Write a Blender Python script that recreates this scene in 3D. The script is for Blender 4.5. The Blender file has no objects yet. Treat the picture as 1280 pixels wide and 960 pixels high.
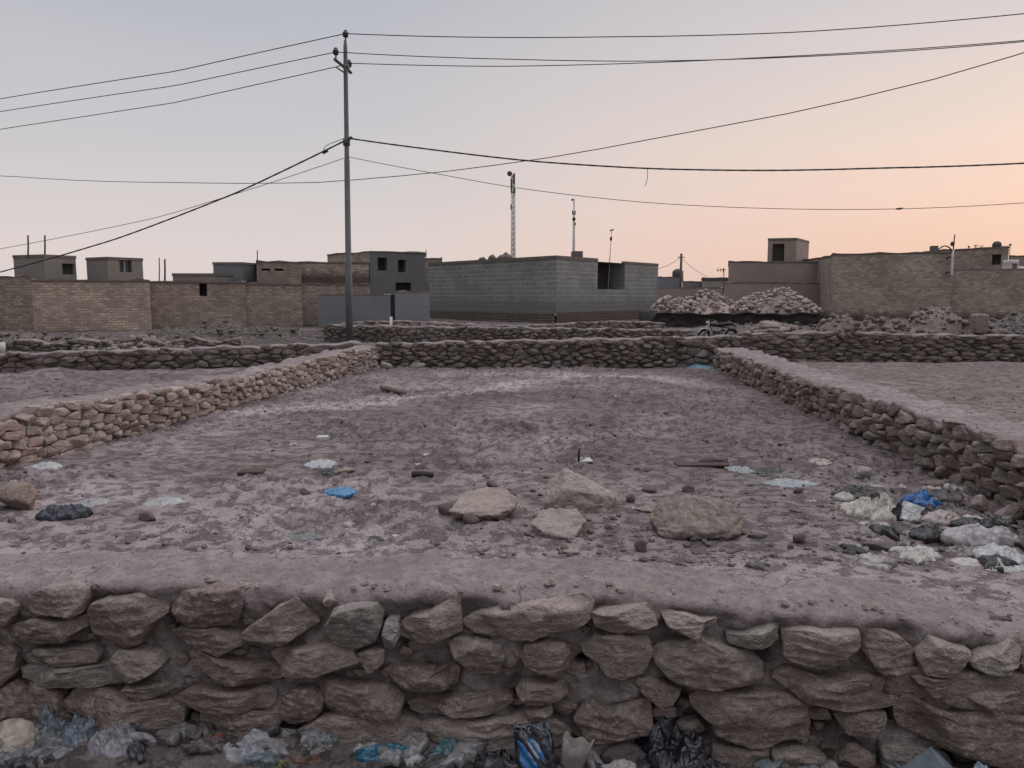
import bpy, math, random
import numpy as np
from mathutils import Vector
PI = math.pi
sc = bpy.context.scene
col = sc.collection
# ------------------------------------------------------------------ camera model (1280 x 960 reference frame)
H = 1.30
FOC = 960.0
PITCH = math.radians(6.5)
CP, SP = math.cos(PITCH), math.sin(PITCH)
def ray(px, py):
    xc = (px - 640.0) / FOC
    yc = (480.0 - py) / FOC
    return np.array([xc, CP + yc * SP, -SP + yc * CP])
def at(px, py, Y):
    d = ray(px, py); t = Y / d[1]
    return np.array([d[0] * t, Y, H + d[2] * t])
def gp(px, py, z=0.0):
    d = ray(px, py); t = (z - H) / d[2]
    return np.array([d[0] * t, d[1] * t, z])
def pxs(Y):            # metres per reference pixel at depth Y
    return Y / FOC
# ------------------------------------------------------------------ numpy noise
def _hash(ix, iy, iz, seed):
    h = (ix.astype(np.int64) * 374761393 + iy.astype(np.int64) * 668265263 + iz.astype(np.int64) * 2147483647 + seed * 1274126177) & 0xFFFFFFFF
    h = ((h ^ (h >> 13)) * 1274126177) & 0xFFFFFFFF
    h = ((h ^ (h >> 16)) * 2246822519) & 0xFFFFFFFF
    return ((h ^ (h >> 15)) & 0xFFFFFF).astype(np.float64) / 16777215.0
def vnoise(p, seed=0):
    p = np.asarray(p, float)
    i = np.floor(p).astype(np.int64); f = p - i
    f = f * f * f * (f * (f * 6 - 15) + 10)
    x, y, z = i[:, 0], i[:, 1], i[:, 2]
    def h(a, b, c): return _hash(x + a, y + b, z + c, seed)
    fx, fy, fz = f[:, 0], f[:, 1], f[:, 2]
    x00 = h(0,0,0)*(1-fx)+h(1,0,0)*fx; x10 = h(0,1,0)*(1-fx)+h(1,1,0)*fx
    x01 = h(0,0,1)*(1-fx)+h(1,0,1)*fx; x11 = h(0,1,1)*(1-fx)+h(1,1,1)*fx
    y0 = x00*(1-fy)+x10*fy; y1 = x01*(1-fy)+x11*fy
    return (y0*(1-fz)+y1*fz) * 2 - 1
def fbm(p, oct=4, seed=0, gain=.5):
    p = np.asarray(p, float); a, s, t = 1.0, np.zeros(len(p)), 0.0
    for k in range(oct):
        s += a * vnoise(p, seed + 17*k); t += a; a *= gain; p = p * 2.03 + 3.7
    return s / t
def ridged(p, oct=3, seed=0, gain=.5):
    p = np.asarray(p, float); a, s, t = 1.0, np.zeros(len(p)), 0.0
    for k in range(oct):
        s += a * (1 - 2*np.abs(vnoise(p, seed + 13*k))); t += a; a *= gain; p = p * 2.1 + 1.3
    return s / t
def p2(x, y, f, z=0.0):
    return np.stack([x*f, y*f, np.full_like(x, z)], 1)
def sstep(a, b, x):
    t = np.clip((x - a) / (b - a), 0, 1); return t*t*(3-2*t)
# ------------------------------------------------------------------ objects
def mesh_np(name, verts, faces, mat, parent=None, smooth=True, loc=None, rotz=0.0, mats=None, fmat=None, uv=None, attrs=None):
    """faces: int array (n,4)/(n,3), or a list of tuples"""
    me = bpy.data.meshes.new(name)
    verts = np.asarray(verts, np.float32)
    if isinstance(faces, np.ndarray):
        n, k = faces.shape
        me.vertices.add(len(verts)); me.vertices.foreach_set('co', verts.ravel())
        me.loops.add(n*k); me.loops.foreach_set('vertex_index', faces.astype(np.int32).ravel())
        me.polygons.add(n); me.polygons.foreach_set('loop_start', np.arange(0, n*k, k, dtype=np.int32))
        me.update(calc_edges=True)
    else:
        me.from_pydata([tuple(map(float, v)) for v in verts], [], [tuple(int(i) for i in f) for f in faces]); me.update()
    if uv is not None:
        l = me.uv_layers.new(name='UVMap'); l.data.foreach_set('uv', np.asarray(uv, np.float32).ravel())
    if attrs:
        for k, v in attrs.items():
            a = me.attributes.new(k, 'FLOAT', 'POINT'); a.data.foreach_set('value', np.asarray(v, np.float32))
    if mat is not None: me.materials.append(mat)
    if smooth: me.polygons.foreach_set('use_smooth', np.ones(len(me.polygons), bool))
    o = bpy.data.objects.new(name, me); col.objects.link(o)
    if loc is not None: o.location = tuple(map(float, loc))
    if rotz: o.rotation_euler[2] = rotz
    if parent is not None: o.parent = parent
    return o
def tag(o, label=None, cat=None, group=None, kind='thing'):
    if label: o['label'] = label
    if cat: o['category'] = cat
    if group: o['group'] = group
    if kind: o['kind'] = kind
    return o
def thing(name, label, cat, loc=(0, 0, 0), rotz=0.0, group=None):
    o = bpy.data.objects.new(name, None); col.objects.link(o)
    o.location = tuple(map(float, loc)); o.rotation_euler[2] = rotz; o.empty_display_size = .2
    return tag(o, label, cat, group)
def local(root, pts):
    """world points -> the root's own space (its rotation is about z only)"""
    c, s = math.cos(-root.rotation_euler[2]), math.sin(-root.rotation_euler[2])
    q = np.asarray(pts, float) - np.array(root.location)
    return np.stack([q[:,0]*c - q[:,1]*s, q[:,0]*s + q[:,1]*c, q[:,2]], 1)
class MB:
    """collects simple solids; build() links them as ONE mesh"""
    def __init__(s): s.v, s.f = [], []
    def add(s, v, f):
        b = len(s.v); s.v += [tuple(map(float, q)) for q in v]; s.f += [tuple(i + b for i in q) for q in f]; return s
    def box(s, x0, y0, z0, x1, y1, z1, rot=0.0, c=None, bev=0.0):
        v = [(x, y, z) for z in (z0, z1) for x, y in ((x0,y0),(x1,y0),(x1,y1),(x0,y1))]
        if rot:
            cx, cy = c if c else ((x0+x1)/2, (y0+y1)/2); ca, sa = math.cos(rot), math.sin(rot)
            v = [(cx+(x-cx)*ca-(y-cy)*sa, cy+(x-cx)*sa+(y-cy)*ca, z) for x, y, z in v]
        return s.add(v, [(3,2,1,0),(4,5,6,7),(0,1,5,4),(1,2,6,5),(2,3,7,6),(3,0,4,7)])
    def tube(s, pts, r, n=8, cap=True):
        pts = [np.asarray(p, float) for p in pts]; m = len(pts)
        rr = r if hasattr(r, '__len__') else [r]*m
        b = len(s.v); prev = None
        for i, p in enumerate(pts):
            t = pts[min(i+1, m-1)] - pts[max(i-1, 0)]; t = t/ (np.linalg.norm(t)+1e-12)
            if prev is None:
                a = np.array([0,0,1.]) if abs(t[2]) < .9 else np.array([1.,0,0]); u = np.cross(t, a)
            else: u = prev - t*np.dot(prev, t)
            u /= np.linalg.norm(u)+1e-12; w = np.cross(t, u); prev = u
            for k in range(n):
                a = 2*PI*k/n; s.v.append(tuple(p + rr[i]*(math.cos(a)*u + math.sin(a)*w)))
        for i in range(m-1):
            for k in range(n):
                s.f.append((b+i*n+k, b+i*n+(k+1)%n, b+(i+1)*n+(k+1)%n, b+(i+1)*n+k))
        if cap:
            s.f.append(tuple(b+k for k in range(n))[::-1]); s.f.append(tuple(b+(m-1)*n+k for k in range(n)))
        return s
    def lathe(s, prof, c=(0,0,0), n=20):
        """prof: (radius, z) from bottom to top"""
        return s.tube([(c[0], c[1], c[2]+z) for r, z in prof], [max(r, 1e-4) for r, z in prof], n)
    def build(s, name, mat, parent=None, smooth=False, loc=None, rotz=0.0, bevel=0.0):
        o = mesh_np(name, np.array(s.v), s.f, mat, parent, smooth, loc, rotz)
        if bevel:
            m = o.modifiers.new('bevel', 'BEVEL'); m.width = bevel; m.segments = 2; m.limit_method = 'ANGLE'
        return o
# ------------------------------------------------------------------ materials
def lin(r, g, b):
    f = lambda c: (c/255/12.92) if c/255 <= .04045 else ((c/255+.055)/1.055)**2.4
    return (f(r), f(g), f(b), 1)
class NT:
    def __init__(s, name):
        m = bpy.data.materials.new(name); m.use_nodes = True; s.m = m; s.t = m.node_tree; s.n = s.t.nodes
        s.b = s.n['Principled BSDF']
    def new(s, ty, **kw):
        n = s.n.new(ty)
        for k, v in kw.items():
            if k in n.inputs and not hasattr(n, k): n.inputs[k].default_value = v
            elif hasattr(n, k): setattr(n, k, v)
            else: n.inputs[k].default_value = v
        return n
    def l(s, a, b): s.t.links.new(a, b)
    def coord(s, kind='Object', scale=(1,1,1)):
        tc = s.n.new('ShaderNodeTexCoord'); mp = s.n.new('ShaderNodeMapping'); mp.inputs['Scale'].default_value = scale
        s.l(tc.outputs[kind], mp.inputs['Vector']); return mp.outputs[0]
    def noise(s, vec, scale, detail=5, rough=.55, dist=0.0):
        n = s.n.new('ShaderNodeTexNoise'); n.inputs['Scale'].default_value = scale; n.inputs['Detail'].default_value = detail
        n.inputs['Roughness'].default_value = rough; n.inputs['Distortion'].default_value = dist
        s.l(vec, n.inputs['Vector']); return n.outputs['Fac']
    def ramp(s, fac, stops):
        r = s.n.new('ShaderNodeValToRGB'); e = r.color_ramp.elements
        while len(e) < len(stops): e.new(.5)
        for i, (p, c) in enumerate(stops):
            e[i].position = p; e[i].color = c if hasattr(c, '__len__') else (c, c, c, 1)
        s.l(fac, r.inputs[0]); return r.outputs[0]
    def mix(s, fac, a, b, mode='MIX'):
        n = s.n.new('ShaderNodeMix'); n.data_type = 'RGBA'; n.blend_type = mode
        for sock, v in ((n.inputs[0], fac), (n.inputs[6], a), (n.inputs[7], b)):
            if hasattr(v, 'is_output'): s.l(v, sock)
            else: sock.default_value = v
        return n.outputs[2]
    def math(s, op, a, b=0.0, clamp=False):
        n = s.n.new('ShaderNodeMath'); n.operation = op; n.use_clamp = clamp
        for sock, v in ((n.inputs[0], a), (n.inputs[1], b)):
            if hasattr(v, 'is_output'): s.l(v, sock)
            else: sock.default_value = v
        return n.outputs[0]
    def bump(s, h, strength, dist=.01, normal=None):
        n = s.n.new('ShaderNodeBump'); n.inputs['Strength'].default_value = strength; n.inputs['Distance'].default_value = dist
        s.l(h, n.inputs['Height'])
        if normal is not None: s.l(normal, n.inputs['Normal'])
        return n.outputs[0]
    def done(s, color=None, rough=.9, normal=None, spec=.3):
        if color is not None:
            if hasattr(color, 'is_output'): s.l(color, s.b.inputs['Base Color'])
            else: s.b.inputs['Base Color'].default_value = color
        if hasattr(rough, 'is_output'): s.l(rough, s.b.inputs['Roughness'])
        else: s.b.inputs['Roughness'].default_value = rough
        s.b.inputs['Specular IOR Level'].default_value = spec
        if normal is not None: s.l(normal, s.b.inputs['Normal'])
        return s.m
def C(r, g, b): return (r, g, b, 1)
def mat_ground():
    t = NT('bare_earth'); v = t.coord('Object')
    n1 = t.noise(v, .55, 6, .6, .4); n2 = t.noise(v, 3.2, 6, .62); n3 = t.noise(v, 28, 4, .6); n4 = t.noise(v, 110, 3, .6)
    base = t.ramp(n1, [(.33, C(.195, .161, .158)), (.50, C(.274, .232, .226)), (.66, C(.350, .302, .291))])
    base = t.mix(t.ramp(n2, [(.46, .0), (.66, .70)]), base, C(.150, .112, .115))
    at_ = t.n.new('ShaderNodeAttribute'); at_.attribute_name = 'dry'
    dryf = t.math('MULTIPLY', at_.outputs['Fac'], t.ramp(n2, [(.30, 1.0), (.72, .35)]))
    base = t.mix(dryf, base, C(.52, .445, .455))
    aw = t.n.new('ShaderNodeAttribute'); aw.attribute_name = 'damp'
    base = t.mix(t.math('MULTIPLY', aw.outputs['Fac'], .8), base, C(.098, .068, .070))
    ab = t.n.new('ShaderNodeAttribute'); ab.attribute_name = 'tan'
    base = t.mix(t.math('MULTIPLY', ab.outputs['Fac'], .7), base, C(.20, .162, .148))
    ns = t.noise(v, 8.5, 10, .70, .2); base = t.mix(t.ramp(ns, [(.535, .0), (.59, .60)]), base, C(.098, .070, .072))
    nl = t.noise(v, 11, 9, .7, .3); base = t.mix(t.ramp(nl, [(.58, .0), (.65, .30)]), base, C(.40, .35, .345))
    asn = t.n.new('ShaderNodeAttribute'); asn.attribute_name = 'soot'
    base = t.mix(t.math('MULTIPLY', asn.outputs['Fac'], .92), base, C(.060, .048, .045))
    base = t.mix(t.ramp(n3, [(.40, .0), (.75, .30)]), base, C(.29, .245, .24))
    base = t.mix(t.ramp(n4, [(.36, .6), (.47, .0)]), base, C(.075, .06, .06))
    h = t.math('ADD', t.math('ADD', t.math('MULTIPLY', n3, .8), t.math('MULTIPLY', n4, .5)), t.math('MULTIPLY', t.ramp(ns, [(.50, .0), (.60, 1.)]), .8))
    return t.done(base, t.ramp(n2, [(.3, .95), (.65, .72)]), t.bump(h, .85, .025), .1)
def mat_mud():
    t = NT('dried_mud'); v = t.coord('Object')
    n1 = t.noise(v, 1.6, 6, .6, .3); n2 = t.noise(v, 14, 6, .6); n3 = t.noise(v, 90, 3, .6)
    base = t.ramp(n1, [(.32, C(.235, .194, .190)), (.52, C(.305, .258, .252)), (.70, C(.385, .332, .322))])
    base = t.mix(t.ramp(n2, [(.40, .55), (.62, 0.)]), base, C(.155, .125, .126))
    base = t.mix(t.ramp(n3, [(.60, 0.), (.80, .35)]), base, C(.34, .29, .27))
    n5 = t.noise(v, 42, 8, .7); base = t.mix(t.ramp(n5, [(.36, .55), (.47, 0.)]), base, C(.115, .09, .088)); base = t.mix(t.ramp(n5, [(.58, 0.), (.68, .5)]), base, C(.43, .38, .36))
    vo = t.n.new('ShaderNodeTexVoronoi'); vo.feature = 'DISTANCE_TO_EDGE'; vo.inputs['Scale'].default_value = 5.0
    wv = t.n.new('ShaderNodeMix'); wv.data_type = 'VECTOR'; wv.inputs[0].default_value = .10; t.l(v, wv.inputs[4])
    nc = t.n.new('ShaderNodeTexNoise'); nc.inputs['Scale'].default_value = 9; nc.inputs['Detail'].default_value = 5; t.l(v, nc.inputs['Vector']); t.l(nc.outputs['Color'], wv.inputs[5]); t.l(wv.outputs[1], vo.inputs['Vector'])
    crk = t.math('MULTIPLY', t.ramp(vo.outputs['Distance'], [(.0, 1.), (.022, 0.)]), t.ramp(n1, [(.50, 0.), (.60, 1.)]))
    base = t.mix(t.math('MULTIPLY', crk, .35), base, C(.09, .07, .068))
    h = t.math('SUBTRACT', t.math('ADD', t.math('ADD', n2, t.math('MULTIPLY', n3, .30)), t.math('MULTIPLY', n5, .8)), t.math('MULTIPLY', crk, .8))
    return t.done(base, .95, t.bump(h, .8, .022), .1)
def mat_stone(name, c0, c1, c2, red=.35, mud=.55, sc_=1.0):
    """layered sandstone; colour differs from stone to stone, mud smears stay where they are"""
    t = NT(name); tc = t.n.new('ShaderNodeTexCoord'); v = tc.outputs['Object']
    g = t.n.new('ShaderNodeNewGeometry'); oi = t.n.new('ShaderNodeObjectInfo'); ri = t.math('FRACT', t.math('ADD', g.outputs['Random Per Island'], oi.outputs['Random']))
    ri2 = t.math('FRACT', t.math('MULTIPLY', ri, 7.31))
    mp = t.n.new('ShaderNodeMapping'); mp.inputs['Scale'].default_value = (sc_*3, sc_*3, sc_*9); t.l(v, mp.inputs['Vector'])
    strata = t.noise(mp.outputs[0], 3.4, 5, .6, .5)
    n1 = t.noise(v, 5*sc_, 6, .6); n2 = t.noise(v, 34*sc_, 5, .62); n3 = t.noise(v, 130*sc_, 3, .6)
    base = t.ramp(ri, [(.0, c0), (.5, c1), (1., c2)])
    base = t.mix(t.ramp(ri2, [(.0, .45), (.25, .0), (.75, 0.), (1., .0)]), base, C(.30*c1[0]/.25, .215*c1[0]/.25, .18*c1[0]/.25))
    base = t.mix(t.ramp(ri2, [(.70, 0.), (1., .55)]), base, C(.235*c1[0]/.25, .225*c1[0]/.25, .218*c1[0]/.25))
    base = t.mix(t.ramp(strata, [(.36, .6), (.60, 0.)]), base, t.mix(.55, base, C(.05, .04, .036)))
    base = t.mix(t.ramp(n1, [(.54, 0.), (.76, red)]), base, C(.185, .118, .098))
    base = t.mix(t.ramp(n2, [(.50, 0.), (.68, .65)]), base, C(.42, .37, .33))
    base = t.mix(t.ramp(n1, [(.30, mud), (.47, 0.)]), base, C(.200, .166, .164))
    base = t.mix(t.ramp(n3, [(.34, .45), (.46, 0.)]), base, C(.08, .065, .06))
    h = t.math('ADD', t.math('ADD', t.math('MULTIPLY', strata, .9), n2), t.math('MULTIPLY', n3, .35))
    return t.done(base, .9, t.bump(h, 1.0, .020/sc_), .2)
def mat_plain(name, c, rough=.8, var=.25, scale=6.0, spec=.3, bumps=.25, dirt=.0, metal=0.0, bd=.01):
    t = NT(name); v = t.coord('Object'); n1 = t.noise(v, scale, 5, .6); n2 = t.noise(v, scale*9, 4, .6)
    dark = C(*[x*(1-var) for x in c[:3]]); lite = C(*[min(1, x*(1+var*.6)) for x in c[:3]])
    base = t.ramp(n1, [(.30, dark), (.70, lite)])
    if dirt: base = t.mix(t.ramp(n1, [(.40, 0.), (.68, dirt)]), base, C(.15, .122, .118))
    t.b.inputs['Metallic'].default_value = metal
    return t.done(base, rough, t.bump(t.math('ADD', n1, t.math('MULTIPLY', n2, .3)), bumps, bd), spec)
def mat_film(name, c, rough=.38, dirt=.35, trans=.0, spec=.5):
    """thin plastic: coloured, creased, patchily soiled"""
    t = NT(name); v = t.coord('Object'); n1 = t.noise(v, 7, 5, .6, .6); n2 = t.noise(v, 15, 3, .5, 2.0)
    c = c[:3]
    base = t.ramp(n2, [(.30, C(*[x*.62 for x in c])), (.66, C(*[min(1, x*1.18) for x in c]))])
    base = t.mix(t.ramp(n1, [(.42, 0.), (.66, dirt)]), base, C(.16, .130, .126))
    if trans: t.b.inputs['Transmission Weight'].default_value = trans; t.b.inputs['IOR'].default_value = 1.08
    vo = t.n.new('ShaderNodeTexVoronoi'); vo.inputs['Scale'].default_value = 26; vo.inputs['Randomness'].default_value = 1.0
    wv = t.n.new('ShaderNodeMix'); wv.data_type = 'VECTOR'; wv.inputs[0].default_value = .12; t.l(v, wv.inputs[4])
    nc = t.n.new('ShaderNodeTexNoise'); nc.inputs['Scale'].default_value = 8; t.l(v, nc.inputs['Vector']); t.l(nc.outputs['Color'], wv.inputs[5]); t.l(wv.outputs[1], vo.inputs['Vector'])
    return t.done(base, rough, t.bump(t.math('ADD', t.math('MULTIPLY', n2, .4), vo.outputs['Distance']), .8, .014), spec)
def mat_blocks(name, c0, c1, mortar, bw, bh, ms=.012, bumps=.5, stain=None, low=None, lowz=.6, squash=1.0, mottle=.5):
    """masonry in metres over the UVs (u along the wall, v = height)"""
    t = NT(name); v = t.coord('UV')
    b = t.n.new('ShaderNodeTexBrick'); b.offset = .5; b.inputs['Scale'].default_value = 1.0
    b.inputs['Brick Width'].default_value = bw; b.inputs['Row Height'].default_value = bh
    b.inputs['Mortar Size'].default_value = ms; b.inputs['Mortar Smooth'].default_value = .25; b.inputs['Bias'].default_value = 0
    b.inputs['Color1'].default_value = c0; b.inputs['Color2'].default_value = c1; b.inputs['Mortar'].default_value = mortar
    nz = t.n.new('ShaderNodeTexNoise'); nz.inputs['Scale'].default_value = 1.3; t.l(v, nz.inputs['Vector'])
    mx = t.n.new('ShaderNodeMix'); mx.data_type = 'VECTOR'; mx.inputs[0].default_value = .025
    t.l(v, mx.inputs[4]); t.l(nz.outputs['Color'], mx.inputs[5]); t.l(mx.outputs[1], b.inputs['Vector'])
    n1 = t.noise(v, .5, 6, .65); n2 = t.noise(v, 3.5, 5, .65); n3 = t.noise(v, 14, 4, .7)
    base = b.outputs['Color']
    base = t.mix(t.ramp(n1, [(.40, mottle), (.60, 0.)]), base, C(*[x*.62 for x in c0[:3]]))
    base = t.mix(t.ramp(n2, [(.56, 0.), (.74, mottle*.8)]), base, C(*[min(1, x*1.45) for x in c1[:3]]))
    base = t.mix(t.ramp(n3, [(.30, mottle), (.45, 0.)]), base, C(*[x*.45 for x in c0[:3]]))
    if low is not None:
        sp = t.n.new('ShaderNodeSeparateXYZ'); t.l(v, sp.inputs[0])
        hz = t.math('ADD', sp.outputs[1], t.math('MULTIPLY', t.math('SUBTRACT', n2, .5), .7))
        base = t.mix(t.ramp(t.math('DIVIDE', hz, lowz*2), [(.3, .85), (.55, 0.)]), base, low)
    h = t.math('ADD', t.math('MULTIPLY', b.outputs['Fac'], -1.0), t.math('MULTIPLY', n3, .7))
    return t.done(base, .92, t.bump(h, bumps, .03), .2)
# ================================================================== stones from outlines
def stone_patch(poly, depth, seed, na=44, rings=(.0,.28,.5,.66,.78,.87,.93,.97,1.0), rough=1.0, back=.10, facets=3, tilt=.35, round_=10, ledge=0.):
    """poly: outline in wall space (u, v) metres. Returns verts (u, v, d), d towards the viewer, and faces."""
    rng = np.random.RandomState(seed)
    P = np.asarray(poly, float)
    nx = np.roll(P, -1, 0); cr = P[:,0]*nx[:,1]-nx[:,0]*P[:,1]; A = cr.sum()/2
    c = np.array([((P[:,0]+nx[:,0])*cr).sum(), ((P[:,1]+nx[:,1])*cr).sum()])/(6*A) if abs(A) > 1e-9 else P.mean(0)
    th = np.linspace(0, 2*PI, na, endpoint=False); R = np.zeros(na)
    Q = P - c
    for x_, y_ in Q:                               # keep the outline's corners
        a_ = math.atan2(y_, x_) % (2*PI); th[int(round(a_/(2*PI)*na)) % na] = a_
    th = np.sort(th)
    for k, a in enumerate(th):
        dx, dy = math.cos(a), math.sin(a); best = 0
        for i in range(len(Q)):
            x1, y1 = Q[i]; x2, y2 = Q[(i+1) % len(Q)]
            ex, ey = x2-x1, y2-y1; den = dx*ey-dy*ex
            if abs(den) < 1e-12: continue
            t = (x1*ey-y1*ex)/den; s = (x1*dy-y1*dx)/den
            if t > 0 and -1e-6 <= s <= 1+1e-6: best = max(best, t)
        R[k] = best if best > 0 else (R[k-1] if k else .02)
    R = .04*np.roll(R, 1) + .92*R + .04*np.roll(R, -1)
    size = math.sqrt(abs(A))
    nz = vnoise(np.stack([np.cos(th)*2.2+seed, np.sin(th)*2.2, np.full(na, seed*.37)], 1), seed) + .5*vnoise(np.stack([np.cos(th)*6+seed, np.sin(th)*6, np.full(na, .2)], 1), seed+5)
    nz2 = ridged(np.stack([np.cos(th)*4.5+seed*2, np.sin(th)*4.5, np.full(na, 1.)], 1), 2, seed+21)
    R = R*(1+.045*rough*nz+.030*rough*nz2)
    verts = [[c[0], c[1], 0.]]
    for s in rings[1:]:
        for k in range(na): verts.append([c[0]+R[k]*s*math.cos(th[k]), c[1]+R[k]*s*math.sin(th[k]), 0.])
    V = np.array(verts); nr = len(rings)-1
    S = np.concatenate([[0.], np.repeat(rings[1:], na)])
    d = depth*(1-S**round_)**.5
    for _ in range(facets):                       # broken faces
        a = rng.uniform(0, 2*PI); sl = rng.uniform(.15, tilt*2)*depth/size*1.4; off = depth*rng.uniform(.55, .95)
        pl = off - sl*((V[:,0]-c[0])*math.cos(a) + (V[:,1]-c[1])*math.sin(a))
        d = np.minimum(d, np.maximum(pl, -.01))
    for _ in range(facets+1):                     # chipped corners
        a = rng.uniform(0, 2*PI); kx = int(a/(2*PI)*na) % na; rm = R[kx]*rng.uniform(.45, .8); sl = rng.uniform(.5, 1.3)*depth/size*3
        d = np.minimum(d, np.maximum(depth*.9-sl*((V[:,0]-c[0])*math.cos(a)+(V[:,1]-c[1])*math.sin(a)-rm), -.01))
    q = np.stack([V[:,0]/size, V[:,1]/size, np.full(len(V), seed*1.7)], 1)
    if ledge:                                      # broken layers of the sandstone
        ta = rng.uniform(-.25, .25); lp = (V[:,1]*math.cos(ta)+V[:,0]*math.sin(ta))/size*rng.uniform(3.2, 5.5)+.7*fbm(q*1.6, 3, seed+31); sw_ = lp-np.floor(lp)
        d += ledge*size*(np.where(sw_ < .82, sw_/.82, (1-sw_)/.18)-.5)*np.clip(.45+1.2*fbm(q*1.3, 2, seed+33), 0, 1)*(1-S**8)
    d += rough*size*(.060*fbm(q*2.0, 3, seed) + .034*ridged(q*np.array([1.5, 6.5, 1.]), 3, seed+3) + .022*fbm(q*9, 3, seed+9) + .03*np.maximum(0, ridged(q*3.1, 2, seed+11))) * (1-.45*S**6)
    V[:,2] = d
    bk = V[-na:].copy(); bk[:,:2] = c + (bk[:,:2]-c)*.90; bk[:,2] = -back
    V = np.concatenate([V, bk])
    f = []
    for k in range(na): f.append((0, 1+k, 1+(k+1) % na))
    for r in range(nr):
        b0, b1 = 1+r*na, 1+(r+1)*na
        for k in range(na):
            f.append((b0+k, b1+k, b1+(k+1) % na, b0+(k+1) % na))
    return V, f
class Face:
    """vertical wall face from A to B (plan); u along, v = z, d outwards"""
    def __init__(s, A, B):
        s.A = np.array(A, float); s.B = np.array(B, float); e = s.B-s.A; s.L = np.linalg.norm(e); s.e = e/s.L
        s.n = np.array([s.e[1], -s.e[0]])         # A->B left to right as seen: the normal looks at the viewer
    def w(s, uvd):
        uvd = np.asarray(uvd, float)
        xy = s.A + uvd[:, :1]*s.e + uvd[:, 2:3]*s.n
        return np.concatenate([xy, uvd[:, 1:2]], 1)
    def hit(s, px, py):
        d = ray(px, py); t = (s.A@s.n)/(d[:2]@s.n); p = d*t + np.array([0, 0, H])
        return np.array([(p[:2]-s.A)@s.e, p[2]])
def masonry(L, zb, ztop, seed, ch=(.08,.13), sw=(.12,.32), u0=0.0, gap=.012, rot=.10):
    """tight irregular rubble: clipped cells of scattered centres, stretched along the wall. Outlines (u, v)"""
    rng = random.Random(seed); zt = max(ztop(u0+L*k/24.) for k in range(25)); ph = (ch[0]+ch[1])/2; pw = (sw[0]+sw[1])/2; k = pw/ph
    pts = []; v = zb + ph*.5; r = 0
    while v < zt+ph*1.5:
        u = u0-pw + (r % 2)*pw*.5
        while u < u0+L+pw:
            w = rng.uniform(*sw)
            if rng.random() > .10: pts.append((u+w/2+rng.uniform(-.25, .25)*pw, v+rng.uniform(-.42, .42)*ph))
            u += w
        v += ph*rng.uniform(.85, 1.15); r += 1
    P = np.array(pts); Q = P/np.array([k, 1.]); out = []
    for i in range(len(P)):
        if not (u0-.02 < P[i, 0] < u0+L+.02): continue
        tp = ztop(P[i, 0])
        if P[i, 1] > tp-.15*ph: continue
        d2 = ((Q-Q[i])**2).sum(1); nb = np.argsort(d2)[1:18]; poly = [(-2*ph, -2*ph), (2*ph, -2*ph), (2*ph, 2*ph), (-2*ph, 2*ph)]
        for j in nb:
            n = Q[j]-Q[i]; c = (n@n)/2; new_ = []
            for a in range(len(poly)):
                p, q = poly[a], poly[(a+1) % len(poly)]; dp, dq = p[0]*n[0]+p[1]*n[1]-c, q[0]*n[0]+q[1]*n[1]-c
                if dp <= 0: new_.append(p)
                if dp*dq < 0: t = dp/(dp-dq); new_.append((p[0]+(q[0]-p[0])*t, p[1]+(q[1]-p[1])*t))
            poly = new_
            if len(poly) < 3: break
        if len(poly) < 3: continue
        g = gap*rng.uniform(.3, 1.0); po = []
        for x, y in poly:
            x, y = x*k, y; rr_ = math.hypot(x, y)+1e-9; f_ = max(.55, (rr_-g)/rr_); jx, jy = rng.uniform(-.10, .10)*ph, rng.uniform(-.10, .10)*ph
            po.append((P[i, 0]+x*f_+jx, min(P[i, 1]+y*f_+jy, tp+.01+.02*rng.random())))
        a = rng.gauss(0, rot*.5); ca, sa = math.cos(a), math.sin(a); cx, cy = P[i]
        po = [(cx+(x-cx)*ca-(y-cy)*sa, cy+(x-cx)*sa+(y-cy)*ca) for x, y in po]
        ar = np.array(po)
        if np.ptp(ar[:, 1]) < .3*ph or np.ptp(ar[:, 0]) < .04: continue
        out.append(po)
    return out
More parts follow.
